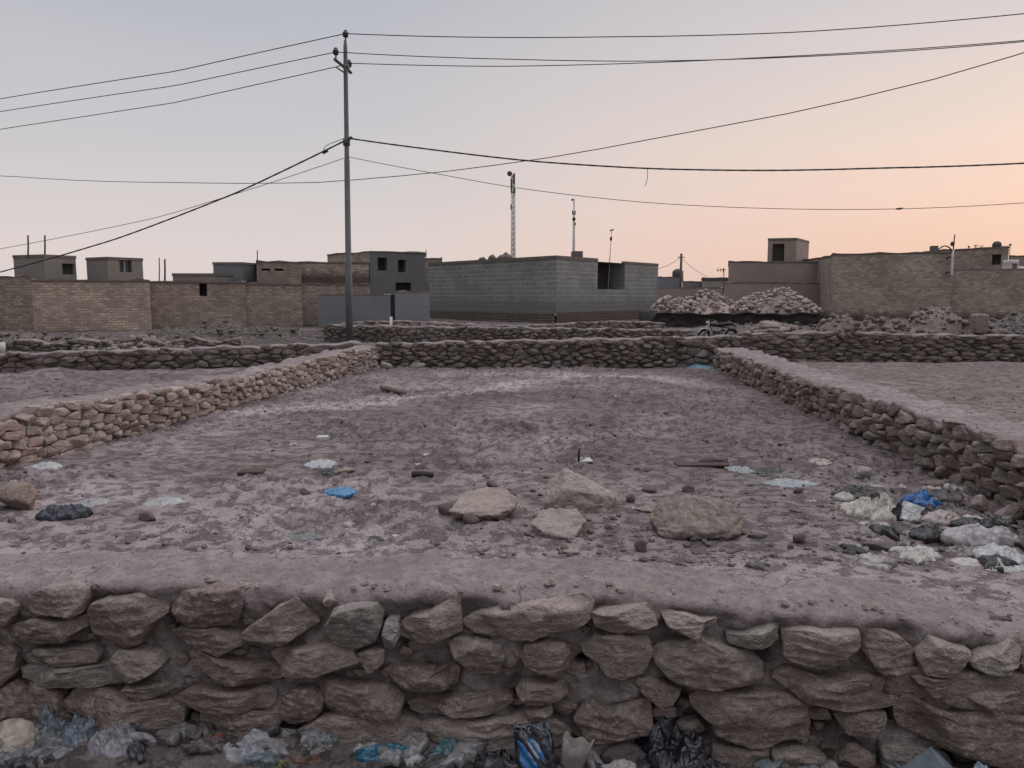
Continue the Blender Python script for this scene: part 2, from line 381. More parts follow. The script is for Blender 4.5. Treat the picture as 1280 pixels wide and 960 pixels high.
def core_mesh(F, u0, u1, zb, ztop, thick, back_drop, du=.05, seed=0, depth=.05, lip=.0, backz=None, rows=16, amp=.03, capamp=.02, lipround=.05, holes=()):
    """mud core: rough front between the stones, rounded lip, top, and a back slope"""
    us = np.arange(u0, u1+du*.5, du); n = len(us)
    zt = np.array([ztop(u) for u in us])
    prof = []                                           # (z offset kind, value, d)
    V = []
    vs = np.linspace(0, 1, rows)
    for k in range(rows):                               # front, bottom to lip
        z = zb + (zt-lipround-zb)*vs[k]
        q = np.stack([us*6, np.full(n, 0.)+z*7, np.full(n, seed*1.0)], 1)
        near = sstep(.16, .0, zt-z)
        d = -depth*(1-near) + lip*near + amp*(1.15*fbm(q, 4, seed)) + .25*amp*fbm(q*4.3, 3, seed+2)
        for hu, hv, hr in holes: d = d - .17*np.exp(-(((us-hu)/hr)**2+((z-hv)/hr)**2)*1.2)
        V.append(np.stack([us, z, d], 1))
    for a in (25, 50, 72, 90):                          # lip
        r = math.radians(a); z = zt - lipround + lipround*math.sin(r); d = lip - lipround*(1-math.cos(r))
        q = np.stack([us*6, z*7, np.full(n, seed*1.0)], 1)
        V.append(np.stack([us, z, d + amp*1.15*fbm(q, 4, seed)*(1-a/120)], 1))
    m = max(4, int(thick/max(du, .03)))
    for k in range(1, m+1):
        d = -lipround - (thick-lipround)*k/m + lip
        q = np.stack([us*3.2, np.full(n, d*4.5), np.full(n, seed+.5)], 1)
        V.append(np.stack([us, zt + capamp*fbm(q, 4, seed+4) + capamp*.35*fbm(q*6.1, 3, seed+6) + capamp*.22*np.maximum(0, ridged(q*3.1, 2, seed+8)), np.full(n, d)], 1))
    bz = backz if backz is not None else zb
    for t in (.35, .7, 1.):
        V.append(np.stack([us, zt*(1-t)+bz*t - .0, np.full(n, lip-thick-back_drop*t)], 1))
    mid = lambda c: np.array([[c[0], zb*.6+zt.mean()*.4, lip-thick*.5]])       # close both ends
    V = [np.concatenate([mid(a[0]), a, mid(a[-1])]) for a in V]; n += 2
    W = np.concatenate(V); r = len(V)
    idx = np.arange(r*n).reshape(r, n)
    f = np.stack([idx[:-1,:-1].ravel(), idx[:-1,1:].ravel(), idx[1:,1:].ravel(), idx[1:,:-1].ravel()], 1)
    return F.w(W), f
def merge(parts):
    V, f, b = [], [], 0
    for v, q in parts:
        V.append(v); f += [tuple(i+b for i in t) for t in q]; b += len(v)
    return np.concatenate(V), f
M_MUD = mat_mud(); M_GROUND = mat_ground()
M_STONE = mat_stone('sandstone', C(.200,.150,.132), C(.275,.218,.192), C(.360,.298,.268))
M_STONE_PALE = mat_stone('pale_sandstone', C(.315,.262,.240), C(.36,.305,.28), C(.41,.355,.328), red=.15, mud=.3)
M_STONE_GLOW = mat_stone('tan_glow_sandstone', C(.33,.268,.24), C(.44,.362,.325), C(.55,.462,.42), red=.15, mud=.2)  # lighter copy for the left wall, its warm evening glow put into the colour
M_STONE_DARK = mat_stone('grey_brown_stone', C(.135,.105,.097), C(.200,.160,.147), C(.285,.234,.215), red=.3, mud=.5)

# ================================================================== the near wall
FW = Face(at(0, 735, 3.12)[:2], at(1280, 800, 2.80)[:2])
STREET = -.585
_lip = [(-700,742),(0,733),(100,729),(215,728),(330,735),(430,739),(560,739),(640,742),(760,743),(850,750),(910,757),(960,765),(1010,762),(1100,768),(1180,784),(1280,798),(1900,815)]
_lu = np.array([FW.hit(*p) for p in _lip])
def near_top(u): return float(np.interp(u, _lu[:,0], _lu[:,1]))
def P1(*p): return [(x/3.69, 700+y/3.69) for x, y in p]
def P2(*p): return [(320+x/3.69, 700+y/3.69) for x, y in p]
def P3(*p): return [(640+x/3.69, 700+y/3.69) for x, y in p]
def P4(*p): return [(950+x/3.69, 700+y/3.69) for x, y in p]
near = [  # outline, depth factor, material key
 (P1((-80,170),(60,180),(95,210),(70,260),(40,300),(-80,310)), .8, 0),
 (P1((105,205),(150,150),(230,120),(330,105),(405,130),(410,180),(385,235),(330,255),(250,245),(160,240)), 1.1, 1),
 (P1((420,230),(440,190),(520,165),(640,160),(760,180),(780,240),(720,280),(660,370),(600,385),(540,360),(430,340)), 1.2, 0),
 (P1((790,205),(840,150),(960,130),(1100,130),(1110,200),(1100,265),(1060,290),(920,295),(820,285)), 1.15, 0),
 (P1((0,330),(60,300),(150,270),(260,280),(400,250),(405,300),(340,330),(330,365),(200,370),(50,385)), 1.0, 0),
 (P1((130,440),(170,410),(300,400),(420,405),(450,440),(440,470),(330,480),(180,485),(130,470)), .7, 0),
 (P1((95,500),(140,490),(250,490),(400,490),(530,490),(560,540),(540,570),(440,580),(300,570),(180,575),(100,545)), 1.2, 0),
 (P1((525,460),(560,405),(640,400),(740,430),(760,470),(700,520),(610,545),(545,555),(525,500)), 1.4, 0),
 (P1((565,600),(600,565),(700,560),(815,565),(820,590),(760,610),(660,635),(590,630)), 1.2, 0),
 (P1((300,650),(350,600),(450,590),(570,620),(780,650),(830,680),(825,760),(780,800),(700,810),(480,790),(440,735),(310,700)), 1.5, 0),
 (P1((-80,420),(40,400),(75,430),(70,520),(20,570),(-80,580)), .6, 0),
 (P1((-90,640),(20,590),(60,565),(110,590),(150,650),(185,720),(150,760),(40,860),(-90,860)), 1.2, 0),
 (P1((130,570),(230,580),(280,610),(300,700),(330,735),(300,800),(210,800),(170,660)), .9, 0),
 (P1((800,330),(860,305),(1000,310),(1080,340),(1120,380),(1010,440),(900,400),(830,360)), .6, 0),
 ([(236,820),(244,811),(262,820),(300,828),(335,832),(352,838),(348,847),(320,851),(290,853),(270,844),(241,835)], 1.1, 0),
 ([(214,872),(235,864),(280,861),(325,862),(343,866),(343,876),(335,885),(300,887),(255,889),(235,884)], 1.1, 0),
 ([(252,893),(270,888),(310,889),(348,890),(352,900),(340,922),(325,917),(290,916),(255,908)], 1.0, 0),
 (P2((-60,330),(0,290),(90,220),(185,172),(230,220),(280,290),(200,340),(90,400),(0,385)), 1.3, 0),
 (P2((315,160),(340,148),(375,190),(350,208)), 1.2, 1),
 (P2((325,300),(370,215),(450,200),(560,200),(590,230),(580,290),(545,380),(480,405),(400,385),(335,340)), 1.3, 0),
 (P2((605,270),(625,255),(660,260),(665,340),(640,395),(605,408),(585,390),(590,330)), 1.3, 1),
 (P2((670,290),(720,250),(800,240),(900,180),(935,165),(945,240),(945,325),(860,350),(780,370),(720,370),(670,350)), 1.2, 0),
 (P2((75,430),(110,410),(200,400),(300,390),(380,380),(440,400),(485,470),(380,490),(280,520),(150,525),(120,490)), 1.2, 0),
 (P2((470,430),(530,405),(590,410),(590,470),(520,520)), .7, 0),
 (P2((580,520),(620,490),(720,490),(830,510),(900,485),(935,500),(935,570),(860,590),(740,590),(660,570)), 1.3, 0),
 (P2((300,570),(330,550),(440,580),(530,570),(640,600),(670,640),(655,720),(560,710),(480,690),(400,700),(330,690)), 1.2, 0),
 (P2((695,660),(730,640),(850,640),(950,620),(1100,610),(1190,650),(1130,690),(1010,700),(900,690),(800,710),(720,695)), 1.3, 0),
 (P2((100,700),(130,640),(180,590),(260,580),(310,640),(310,690),(260,730),(150,750),(110,735)), .8, 0),
 (P2((200,790),(290,730),(420,700),(540,710),(680,730),(770,770),(760,850),(600,900),(480,900),(380,900),(230,900)), 1.0, 0),
 ([(531,903),(564,895),(605,898),(650,897),(695,905),(715,915),(700,935),(650,938),(591,942),(556,935),(534,930)], 1.0, 0),
 (P2((890,380),(930,355),(1020,370),(1130,390),(1150,450),(1120,515),(1020,520),(950,470),(910,420)), .9, 0),
 ([(581,775),(604,765),(640,752),(668,750),(728,743),(740,752),(735,772),(722,780),(690,787),(665,796),(625,796),(596,792),(583,782)], 1.4, 1),
 (P3((20,600),(60,560),(150,555),(240,570),(260,620),(200,640),(130,660),(60,640)), 1.1, 0),
 (P3((35,430),(70,380),(150,365),(230,370),(265,410),(255,490),(230,520),(130,500),(80,480)), 1.1, 0),
 (P3((360,245),(420,225),(520,215),(620,208),(655,240),(665,290),(580,310),(480,325),(400,305)), 1.4, 1),
 (P3((330,400),(380,350),(500,340),(620,360),(650,430),(600,520),(520,545),(440,530),(400,480),(345,440)), .9, 0),
 (P3((685,240),(720,230),(800,240),(880,270),(940,270),(940,290),(900,310),(850,350),(780,330),(720,300)), 1.1, 1),
 (P3((640,410),(720,390),(860,350),(960,390),(1060,420),(1150,470),(1150,530),(1090,570),(1020,560),(940,580),(830,575),(730,530),(660,470)), 1.0, 0),
 ([(908,792),(930,790),(960,782),(972,782),(973,800),(960,808),(935,806),(910,803)], 1.3, 0),
 (P3((290,720),(350,650),(420,690),(540,670),(640,640),(645,780),(500,800),(380,820),(300,815)), 1.4, 0),
 ([(865,872),(885,862),(930,863),(975,868),(1005,880),(1012,905),(1012,932),(995,925),(975,922),(950,930),(920,925),(893,915),(890,900),(870,885)], 1.2, 0),
 ([(893,932),(930,932),(960,937),(958,975),(888,975)], .9, 0),
 ([(965,938),(1000,935),(1030,945),(1025,975),(962,975)], .7, 0),
 (P3((60,690),(180,680),(190,710),(80,715)), .7, 0),
 (P3((540,560),(640,540),(780,600),(740,660),(690,680),(640,640)), .5, 0),
 (P3((240,860),(380,830),(560,830),(560,960),(240,960)), .6, 0),
 (P4((105,325),(200,305),(290,310),(440,310),(440,370),(415,450),(370,485),(260,485),(150,460),(105,430)), 1.5, 1),
 (P4((470,330),(540,315),(640,350),(700,400),(710,480),(690,515),(560,515),(520,480),(480,420)), 1.1, 0),
 (P4((715,420),(780,350),(860,370),(955,410),(945,490),(870,525),(740,510)), 1.2, 0),
 (P4((960,460),(1000,430),(1090,400),(1180,360),(1218,390),(1180,460),(1140,530),(1060,510),(970,490)), 1.3, 1),
 (P4((60,540),(150,500),(300,540),(500,520),(600,550),(635,600),(620,670),(530,690),(430,680),(300,660),(180,630)), 1.2, 0),
 (P4((690,540),(740,520),(860,540),(900,570),(860,630),(780,610),(700,580)), 1.0, 0),
 (P4((865,590),(950,560),(1070,590),(1218,600),(1270,640),(1240,690),(1050,690),(950,650)), 1.2, 0),
 (P4((640,660),(700,620),(830,700),(1000,680),(1218,720),(1290,760),(1290,930),(1180,940),(1000,900),(840,850),(720,800),(640,760)), 1.1, 0),
 (P4((350,720),(420,690),(580,710),(575,780),(540,810),(400,790)), .9, 0),
 (P4((400,850),(440,840),(540,910),(480,950),(380,990),(330,950)), 1.1, 0),
 (P4((1190,480),(1230,400),(1290,420),(1290,520),(1210,515)), .8, 0),
 (P4((560,850),(700,860),(860,900),(900,990),(560,990)), .6, 0),
]
HOLES = [(*FW.hit(x, y), r) for x, y, r in [(781/3.69, 700+290/3.69, .035), (280/3.69, 700+595/3.69, .04), (870/3.69, 700+730/3.69, .06), (70/3.69, 700+545/3.69, .035), (500/3.69, 700+365/3.69, .03),
  (320+150/3.69, 700+785/3.69, .05), (320+690/3.69, 700+600/3.69, .03), (320+690/3.69, 700+740/3.69, .03), (320+680/3.69, 700+370/3.69, .03), (640+20/3.69, 700+690/3.69, .03), (640+720/3.69, 700+700/3.69, .09), (640+880/3.69, 700+800/3.69, .06), (640+330/3.69, 700+500/3.69, .03),
  (950+320/3.69, 700+780/3.69, .07), (950+590/3.69, 700+740/3.69, .05), (950+110/3.69, 700+880/3.69, .05), (950+10/3.69, 700+460/3.69, .04), (950+960/3.69, 700+950/3.69, .06), (950+640/3.69, 700+570/3.69, .025)]]
wall_near = thing('stone_wall', 'low dry-stone wall capped with smooth mud, nearest to the viewer, rubbish heaped at its foot', 'wall', (*FW.w([[FW.L/2, STREET, 0]])[0][:2], STREET))
v, f = core_mesh(FW, -1.6, FW.L+1.6, STREET-.15, near_top, .40, .40, .010, 11, .046, .0, backz=-.05, rows=84, amp=.058, capamp=.036, lipround=.05, holes=HOLES)
mesh_np('mud_core', local(wall_near, v), f, M_MUD, wall_near)
near_uv = []
for i, (poly, df, mk) in enumerate(near):
    uv = np.array([FW.hit(*p) for p in poly]); uv = uv.mean(0)+(uv-uv.mean(0))*1.035; near_uv.append(uv)
    v, f = stone_patch(uv, .068*df, 100+i, na=84, rings=(0,.10,.20,.30,.40,.49,.58,.66,.73,.79,.84,.88,.92,.95,.975,.99,1.0), facets=5, tilt=.42, back=.14, round_=9, ledge=.048)
    mesh_np('stone', local(wall_near, FW.w(v)), f, (M_STONE, M_STONE_PALE)[mk], wall_near)
# chinking stones wedged into the gaps between the big ones
def inside_d(P, x):                       # signed distance to an outline, negative inside
    a, b = P, np.roll(P, -1, 0); e = b-a; t = np.clip(((x-a)*e).sum(1)/((e*e).sum(1)+1e-12), 0, 1); d = np.linalg.norm(x-a-t[:, None]*e, axis=1).min()
    c = ((a[:,1] > x[1]) != (b[:,1] > x[1])) & (x[0] < (b[:,0]-a[:,0])*(x[1]-a[:,1])/(b[:,1]-a[:,1]+1e-12)+a[:,0]); return -d if c.sum() % 2 else d
rng_ = random.Random(8); chk = []; parts_ = []
for k in range(2600):
    x = np.array([rng_.uniform(-.05, FW.L+.05), rng_.uniform(STREET+.06, .02)])
    if x[1] > near_top(x[0])-.07: continue
    d = min(inside_d(P, x) for P in near_uv)
    if chk: d = min(d, min(math.hypot(x[0]-c[0], x[1]-c[1])-c[2] for c in chk))
    if d < .018 or rng_.random() < .62: continue
    r = min(d*1.0, .05); chk.append((x[0], x[1], r)); a0 = rng_.uniform(0, 6); n_ = rng_.choice((4, 5, 5)); sx_, sy_ = rng_.uniform(1.0, 1.7), rng_.uniform(.6, .95)
    poly = [(x[0]+r*rng_.uniform(.8, 1.25)*math.cos(a0+2*PI*q/n_)*sx_, x[1]+r*rng_.uniform(.8, 1.2)*sy_*math.sin(a0+2*PI*q/n_)) for q in range(n_)]
    v, f = stone_patch(poly, r*.55, 800+k, 30, (0,.3,.55,.75,.88,.96,1.), facets=3, tilt=.5, back=.05); v[:, 2] -= rng_.uniform(.030, .062)
    parts_.append((FW.w(v), f))
v, f = merge(parts_); tag(mesh_np('chinking_stones', local(wall_near, v), f, M_STONE, wall_near), kind='stuff')
ext = [p for u0, L in ((-1.6, 1.45), (FW.L+.03, 1.5)) for p in masonry(L, STREET, lambda u: near_top(u)-.06, 5, (.09,.15), (.2,.4), u0)]
v, f = merge([(FW.w(a), b) for a, b in (stone_patch(p, .05, 400+i, 24, (0,.4,.7,.9,1.)) for i, p in enumerate(ext))])
tag(mesh_np('stone', local(wall_near, v), f, M_STONE, wall_near), kind='stuff')

# grit and small stones bedded in the mud on top (too many to count)
rg = np.random.RandomState(4); parts_ = []
def cap_z(u, d):
    q = np.array([[u*3.2, d*4.5, 11.5]]); return near_top(u)+.036*(fbm(q, 4, 15)[0]+.35*fbm(q*6.1, 3, 17)[0])
for k in range(760):
    u, d = rg.uniform(-.3, FW.L+.3), (-.05-.36*rg.uniform() if k < 520 else -.015-.06*rg.uniform()); s_ = .0035*((5.5 if k < 520 else 7)**(rg.uniform()**2.2)); n_ = 6; a_ = rg.uniform(0, 6)
    ring = [(u+s_*rg.uniform(.7, 1.2)*math.cos(a_+k2*PI/3), cap_z(u, d)-.002, d+s_*rg.uniform(.7, 1.2)*math.sin(a_+k2*PI/3)) for k2 in range(n_)]
    up = [(u+(x-u)*.6, z+s_*rg.uniform(.5, .9), d+(y-d)*.6) for x, z, y in ring]
    V = np.array(ring+up); parts_.append((FW.w(V), [(i, (i+1) % n_, n_+(i+1) % n_, n_+i) for i in range(n_)]+[tuple(range(n_, 2*n_))]))
v, f = merge(parts_); tag(mesh_np('grit', local(wall_near, v), f, M_STONE_PALE, wall_near, False), kind='stuff')
# ================================================================== the other rubble walls
def rubble_wall(name, label, A, B, ztop, zb, seed, ch, sw, mat, thick, top_stones=0, depth=.045, na=22, rings=(0,.4,.72,.92,1.), mud=None, capamp=.02, lip=.0, du=.05, backz=None, faceted=2, keep=None, gap=.012, rot=.12):
    F = Face(A, B); root = thing(name, label, 'wall', (*((F.A+F.B)/2), zb))
    rngt = lambda u: float(ztop(u/F.L)) + .012*math.sin(u*5+seed) + .012*math.sin(u*13.7+seed*2)
    v, f = core_mesh(F, 0, F.L, zb-.12, rngt, thick, .12, du, seed, depth*.85, lip, backz=backz if backz is not None else zb-.1, rows=14, amp=.03, capamp=capamp, lipround=.035)
    mesh_np('mud_core', local(root, v), f, mud or M_MUD, root)
    polys = masonry(F.L, zb-.06, rngt, seed, ch, sw, gap=gap, rot=rot)
    st = []
    for i, p in enumerate(polys):
        cu = np.mean(p, 0); w = F.w([[cu[0], cu[1], 0]])[0]
        a = np.ptp(np.array(p), 0); big = a[0]*a[1]/(w[1]**2+w[0]**2)
        px = 640+FOC*w[0]/max(w[1], .1)
        if not (-150 < px < 1430): big = 0
        st.append((big, p, i))
    st.sort(key=lambda t: -t[0])
    hi, lo = st[:top_stones], st[top_stones:]
    for big, p, i in hi:
        v, f = stone_patch(p, depth*random.Random(i+seed).uniform(.45, 1.7), seed*31+i, 36, (0,.2,.4,.58,.72,.83,.91,.965,1.), facets=4, tilt=.75, rough=.8, round_=14, ledge=.05)
        mesh_np('stone', local(root, F.w(v)), f, mat, root)
    if lo:
        v, f = merge([(F.w(a), b) for a, b in (stone_patch(p, depth*random.Random(i+seed).uniform(.45, 1.7), seed*31+i, na, rings, facets=3, tilt=.6, rough=.7, round_=14) for big, p, i in lo)])
        o = mesh_np('stone' if top_stones else 'stonework', local(root, v), f, mat, root)
        if top_stones: tag(o, kind='stuff')
    return root
LA, LB = gp(-90, 612)[:2], gp(472, 461)[:2]
RA, RB = gp(893, 461)[:2], gp(1330, 668)[:2]
dL = LB-LA; LA2 = LA - dL*.14
lz = lambda t: .385 + .03*math.sin(t*9) 
rubble_wall('stone_wall', 'low wall of rubble stones, tan and pale as in the evening glow, along the left side of the bare plot', LA2, LB, lz, 0.0, 21, (.046,.088), (.07,.25), M_STONE_GLOW, .30, 100, .05, lip=-.01, backz=.05, capamp=.05)
rz = lambda t: .37 + .03*t + .015*math.sin(t*11)
rubble_wall('stone_wall', 'low rubble wall with a wide mud-covered top along the right side of the bare plot', RA, RB+(RB-RA)*.155, lambda t: rz(t), 0.0, 33, (.050,.100), (.08,.30), M_STONE, .50, 100, .055, lip=.0, backz=.02, capamp=.03, du=.035)
BA, BB = at(470, 460, 14.0)[:2], at(925, 460, 14.05)[:2]
rubble_wall('stone_wall', 'low wall of flat grey stones closing the far end of the bare plot', BA, BB, lambda t: .44+.14*t, 0.0, 45, (.050,.090), (.10,.34), M_STONE_DARK, .32, 0, .07, na=18, capamp=.03, gap=.010, rot=.06)
QA, QB = at(926, 452, 15.2)[:2], at(1420, 452, 15.2)[:2]
rubble_wall('stone_wall', 'long wall of thin flat stones behind the right-hand plot, below the earth mounds', QA, QB, lambda t: .56+.03*math.sin(t*7), -.02, 57, (.048,.085), (.12,.46), M_STONE_DARK, .3, 0, .065, na=18, gap=.014, rot=.05)
EA, EB = at(60, 463, 13.4)[:2], at(452, 455, 14.6)[:2]
rubble_wall('stone_wall', 'dark rubble wall with pale mud top running left from below the utility pole', EA, EB, lambda t: .32+.10*t, -.02, 69, (.06,.105), (.10,.40), M_STONE_DARK, .4, 0, .065, na=18, gap=.016)
TA, TB = at(-120, 472, 12.6)[:2], at(58, 466, 13.4)[:2]
rubble_wall('stone_wall', 'short broken end of rubble wall beside the small earth mound at the left edge', TA, TB, lambda t: .36-.06*t, -.02, 75, (.06,.105), (.10,.36), M_STONE_DARK, .4, 0, .065, na=18)
SA, SB = at(405, 428, 21.6)[:2], at(866, 430, 21.4)[:2]
rubble_wall('stone_wall', 'second low stone wall across the waste ground before the grey block building', SA, SB, lambda t: .50-.13*t, -.05, 81, (.06,.10), (.10,.36), M_STONE_DARK, .4, 0, .065, na=16, du=.08)

NA_, NB_ = at(-80, 434, 18.2)[:2], at(300, 430, 19.6)[:2]
rubble_wall('stone_wall', 'lowest broken row of foundation stones in front of the left rubble heap', NA_, NB_, lambda t: .16+.10*math.sin(t*17)**2, -.10, 87, (.06,.10), (.10,.36), M_STONE_DARK, .35, 0, .07, na=16, du=.08, gap=.016)
MA_, MB_ = at(425, 410, 28.0)[:2], at(830, 411, 27.2)[:2]
rubble_wall('stone_wall', 'farthest row of pale foundation stones close under the grey block building', MA_, MB_, lambda t: .34+.08*math.sin(t*9), -.10, 91, (.09,.15), (.16,.5), M_STONE, .4, 0, .08, na=16, du=.1, gap=.02)
# ================================================================== ground: one sheet, finer near the camera
def grow(a, step, r, end):
    out = [a]
    while out[-1] < end: out.append(out[-1]+step); step *= r
    return out
xs = np.arange(-4.6, 4.6, .024)
xr = np.array(grow(4.6, .03, 1.035, 900))
X1 = np.concatenate([-xr[::-1], xs, xr[1:]])
y0 = np.arange(-7, 2.3, .12); y1 = grow(2.3, .014, 1.0028, 16.0); y2 = grow(y1[-1]+.07, .075, 1.022, 900)
Y1 = np.concatenate([y0, y1, y2])
GX, GY = np.meshgrid(X1, Y1); gx, gy = GX.ravel(), GY.ravel()
def seg_side(A, B, x, y):     # signed distance, + on the right of A->B
    A = np.asarray(A); B = np.asarray(B); e = (B-A)/np.linalg.norm(B-A); n = np.array([e[1], -e[0]])
    return (x-A[0])*n[0]+(y-A[1])*n[1]
def ground_z(x, y):
    street = seg_side(FW.A, FW.B, x, y)                       # >0 in front of the near wall
    inL = seg_side(LA, LB, x, y); inR = -seg_side(RB, RA, x, y)
    inside = sstep(-.15, .05, inL)*sstep(-.15, .05, inR)*sstep(14.25, 14.0, y)
    n = .030*fbm(p2(x, y, .9), 4, 1) + .020*fbm(p2(x, y, 3.1), 4, 2)
    rough = sstep(-.35, .35, fbm(p2(x, y, .8), 3, 7)+.12)
    cl = np.maximum(0, fbm(p2(x, y, 7.5), 3, 3)-.05)*.055 + np.maximum(0, fbm(p2(x, y, 19), 3, 4)-.05)*.060 + np.maximum(0, ridged(p2(x, y, 13), 2, 5)-.2)*.016 - np.maximum(0, fbm(p2(x, y, 5.1), 3, 6)-.1)*.06
    apron = sstep(.75, 1.15, -street)                         # smooth mud just behind the near wall
    z = n*(.5+.5*apron) + cl*rough*inside*(.12+.88*apron)
    lf = sstep(.1, -.25, inL)*sstep(14.4, 13.9, y)
    z += lf*(.0 + .03*fbm(p2(x, y, 2.2), 4, 9) + .02*np.maximum(0, fbm(p2(x, y, 9), 3, 12)))
    rf = sstep(.1, -.3, inR)*sstep(15.2, 14.8, y)
    z += rf*(.05 + .02*np.maximum(0, fbm(p2(x, y, 6), 4, 15)))
    far = sstep(14.4, 17, y)*sstep(90, 40, y)
    z += far*(-.07+.09*fbm(p2(x, y, .45), 5, 21) + .08*ridged(p2(x, y, 1.7), 4, 22)*.6 + .04*fbm(p2(x, y, 6), 3, 23))
    z += sstep(-2., -4.5, x)*sstep(16, 19, y)*sstep(27, 23, y)*(.05+.08*fbm(p2(x, y, .8), 4, 25))
    # the little earth mound in the left plot and the earth mounds to the right
    for px, py, Y, hx, hy, hh, sd in mounds:
        c = at(px, py, Y); r2 = ((x-c[0])/hx)**2+((y-Y)/hy)**2
        m = np.exp(-r2*1.3)
        z += m*hh*(1+.45*fbm(p2(x, y, 1.6), 4, sd)+.20*ridged(p2(x, y, 4.5), 3, sd+1))
    s = sstep(-.16, -.10, street)
    z = z*(1-s) + s*(STREET + .03*sstep(.55, .06, street)*sstep(2.9, 1.7, (x-FW.A[0])*FW.e[0]+(y-FW.A[1])*FW.e[1]) + .05*sstep(.4, .05, street) + .02*fbm(p2(x, y, 2), 4, 31) + .012*fbm(p2(x, y, 11), 3, 32))
    return z
mounds = [(62, 466, 12.2, .55, .45, .15, 41), (165, 468, 12.2, .7, .3, .07, 43),
          (300, 425, 22.0, 3.0, 1.2, .10, 63)]
gz = ground_z(gx, gy)
# dried pale tracks and damp patches: marks of the soil itself
def polyd(pts, x, y):
    d = np.full(len(x), 1e9)
    for a, b in zip(pts[:-1], pts[1:]):
        e = b-a; t = np.clip(((x-a[0])*e[0]+(y-a[1])*e[1])/(e@e), 0, 1)
        d = np.minimum(d, np.hypot(x-a[0]-t*e[0], y-a[1]-t*e[1]))
    return d
trk = [gp(*p)[:2] for p in ((250,520),(420,508),(520,497),(610,487),(650,478),(760,470),(830,474),(900,484))]
wob = .35*fbm(p2(gx, gy, 1.1), 4, 71)
d1 = polyd(trk, gx, gy)+wob
dry = sstep(.50, .05, d1)*.95
trk2 = [gp(*p)[:2] for p in ((560,470),(660,466),(760,468),(860,478))]
dry = np.maximum(dry, sstep(.35, .05, polyd(trk2, gx, gy)+wob)*.6)
street = seg_side(FW.A, FW.B, gx, gy)
dry = np.maximum(dry, sstep(1.15, .55, -street)*.55*(street < .12))
dry = np.maximum(dry, sstep(.05, .45, fbm(p2(gx, gy, .8), 5, 73))*.5*(gy < 14))
bas = gp(775, 497)[:2]
damp = sstep(1.35, .5, np.hypot((gx-bas[0])/1.1, (gy-bas[1])/.75)+wob)*.55
inR_ = -seg_side(RB, RA, gx, gy); inL_ = seg_side(LA, LB, gx, gy)
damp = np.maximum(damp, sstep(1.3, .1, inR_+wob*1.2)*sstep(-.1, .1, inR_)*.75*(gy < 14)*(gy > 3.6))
damp = np.maximum(damp, sstep(4.6, 6.0, gy)*(gy < 14.2)*.45*sstep(-.30, .12, fbm(p2(gx*.55, gy*1.3, 1.3), 5, 78))*(1-dry))
damp = np.maximum(damp, sstep(.12, .45, fbm(p2(gx, gy, 1.5), 5, 77))*.6*(gy < 14.2)*sstep(1.0, 1.5, -street))
soot = sstep(15.6, 17.5, gy)*(.72+.28*np.clip(fbm(p2(gx, gy, .5), 4, 79)*2.5, -1, 1))*sstep(75, 45, gy)
soot = np.maximum(soot, (street > -.2)*(.85+.15*np.clip(fbm(p2(gx, gy, 4), 3, 83)*2, -1, 1)))  # dirty street soil, darkened further so less light bounces up the wall
tan = np.maximum(sstep(0, -.4, inR_)*(gy < 15.5), 0)
tan = np.maximum(tan, sstep(16, 19, gy)*.3)
nx_, ny_ = len(X1), len(Y1)
idx = np.arange(nx_*ny_).reshape(ny_, nx_)
gf = np.stack([idx[:-1,:-1].ravel(), idx[:-1,1:].ravel(), idx[1:,1:].ravel(), idx[1:,:-1].ravel()], 1)
go = mesh_np('ground', np.stack([gx, gy, gz], 1), gf, M_GROUND, attrs={'dry': np.clip(dry, 0, 1), 'damp': np.clip(damp, 0, 1), 'tan': np.clip(tan, 0, 1), 'soot': np.clip(soot, 0, 1)})
tag(go, kind='structure')
def zat(x, y): return float(ground_z(np.array([float(x)]), np.array([float(y)]))[0])
def gpz(px, py):
    p = gp(px, py)
    for _ in range(3): p = gp(px, py, zat(p[0], p[1]))
    return p
# ================================================================== loose rocks
def ico(n):
    import bmesh
    bm = bmesh.new(); bmesh.ops.create_icosphere(bm, subdivisions=n, radius=1.0)
    v = np.array([q.co[:] for q in bm.verts]); f = np.array([[q.index for q in p.verts] for p in bm.faces]); bm.free(); return v, f
ICO = {n: ico(n) for n in (1, 2, 3, 4, 5)}
def rock_v(seed, dims, n=3, planes=9, noise=.06, flat=0.0):
    """irregular polytope: a sphere cut by random planes, then roughened; rests on z = 0"""
    rng = np.random.RandomState(seed); D, f = ICO[n]
    N = rng.normal(size=(planes, 3)); N /= np.linalg.norm(N, axis=1)[:, None]; Hh = rng.uniform(.42, .90, planes)
    q = D@N.T; q = np.where(q > .05, Hh[None]/np.maximum(q, .05), 9)
    r = np.minimum(1.0, q.min(1))
    r *= 1+noise*(1.2*fbm(D*2.3+seed, 4, seed) + .7*fbm(D*9+seed, 3, seed+2))
    v = D*r[:, None]*np.array(dims)/2
    v[:,2] -= np.percentile(v[:,2], 6); v[:,2] = np.maximum(v[:,2], -.012)
    return v, f
def rock(name, label, cat, px, py, wpx, hpx, dpx, seed, mat, group=None, rot=0.0, sink=.0, planes=9, n=3, noise=.06, z=None):
    p = gpz(px, py) if z is None else gp(px, py, z); s = math.hypot(p[1], H)/FOC
    v, f = rock_v(seed, (wpx*s, dpx*s, hpx*s*1.15), n, planes, noise)
    o = mesh_np(name, v, f, mat, loc=(p[0], p[1]+dpx*s*.45, p[2]-sink*s), rotz=rot)
    return tag(o, label, cat, group)
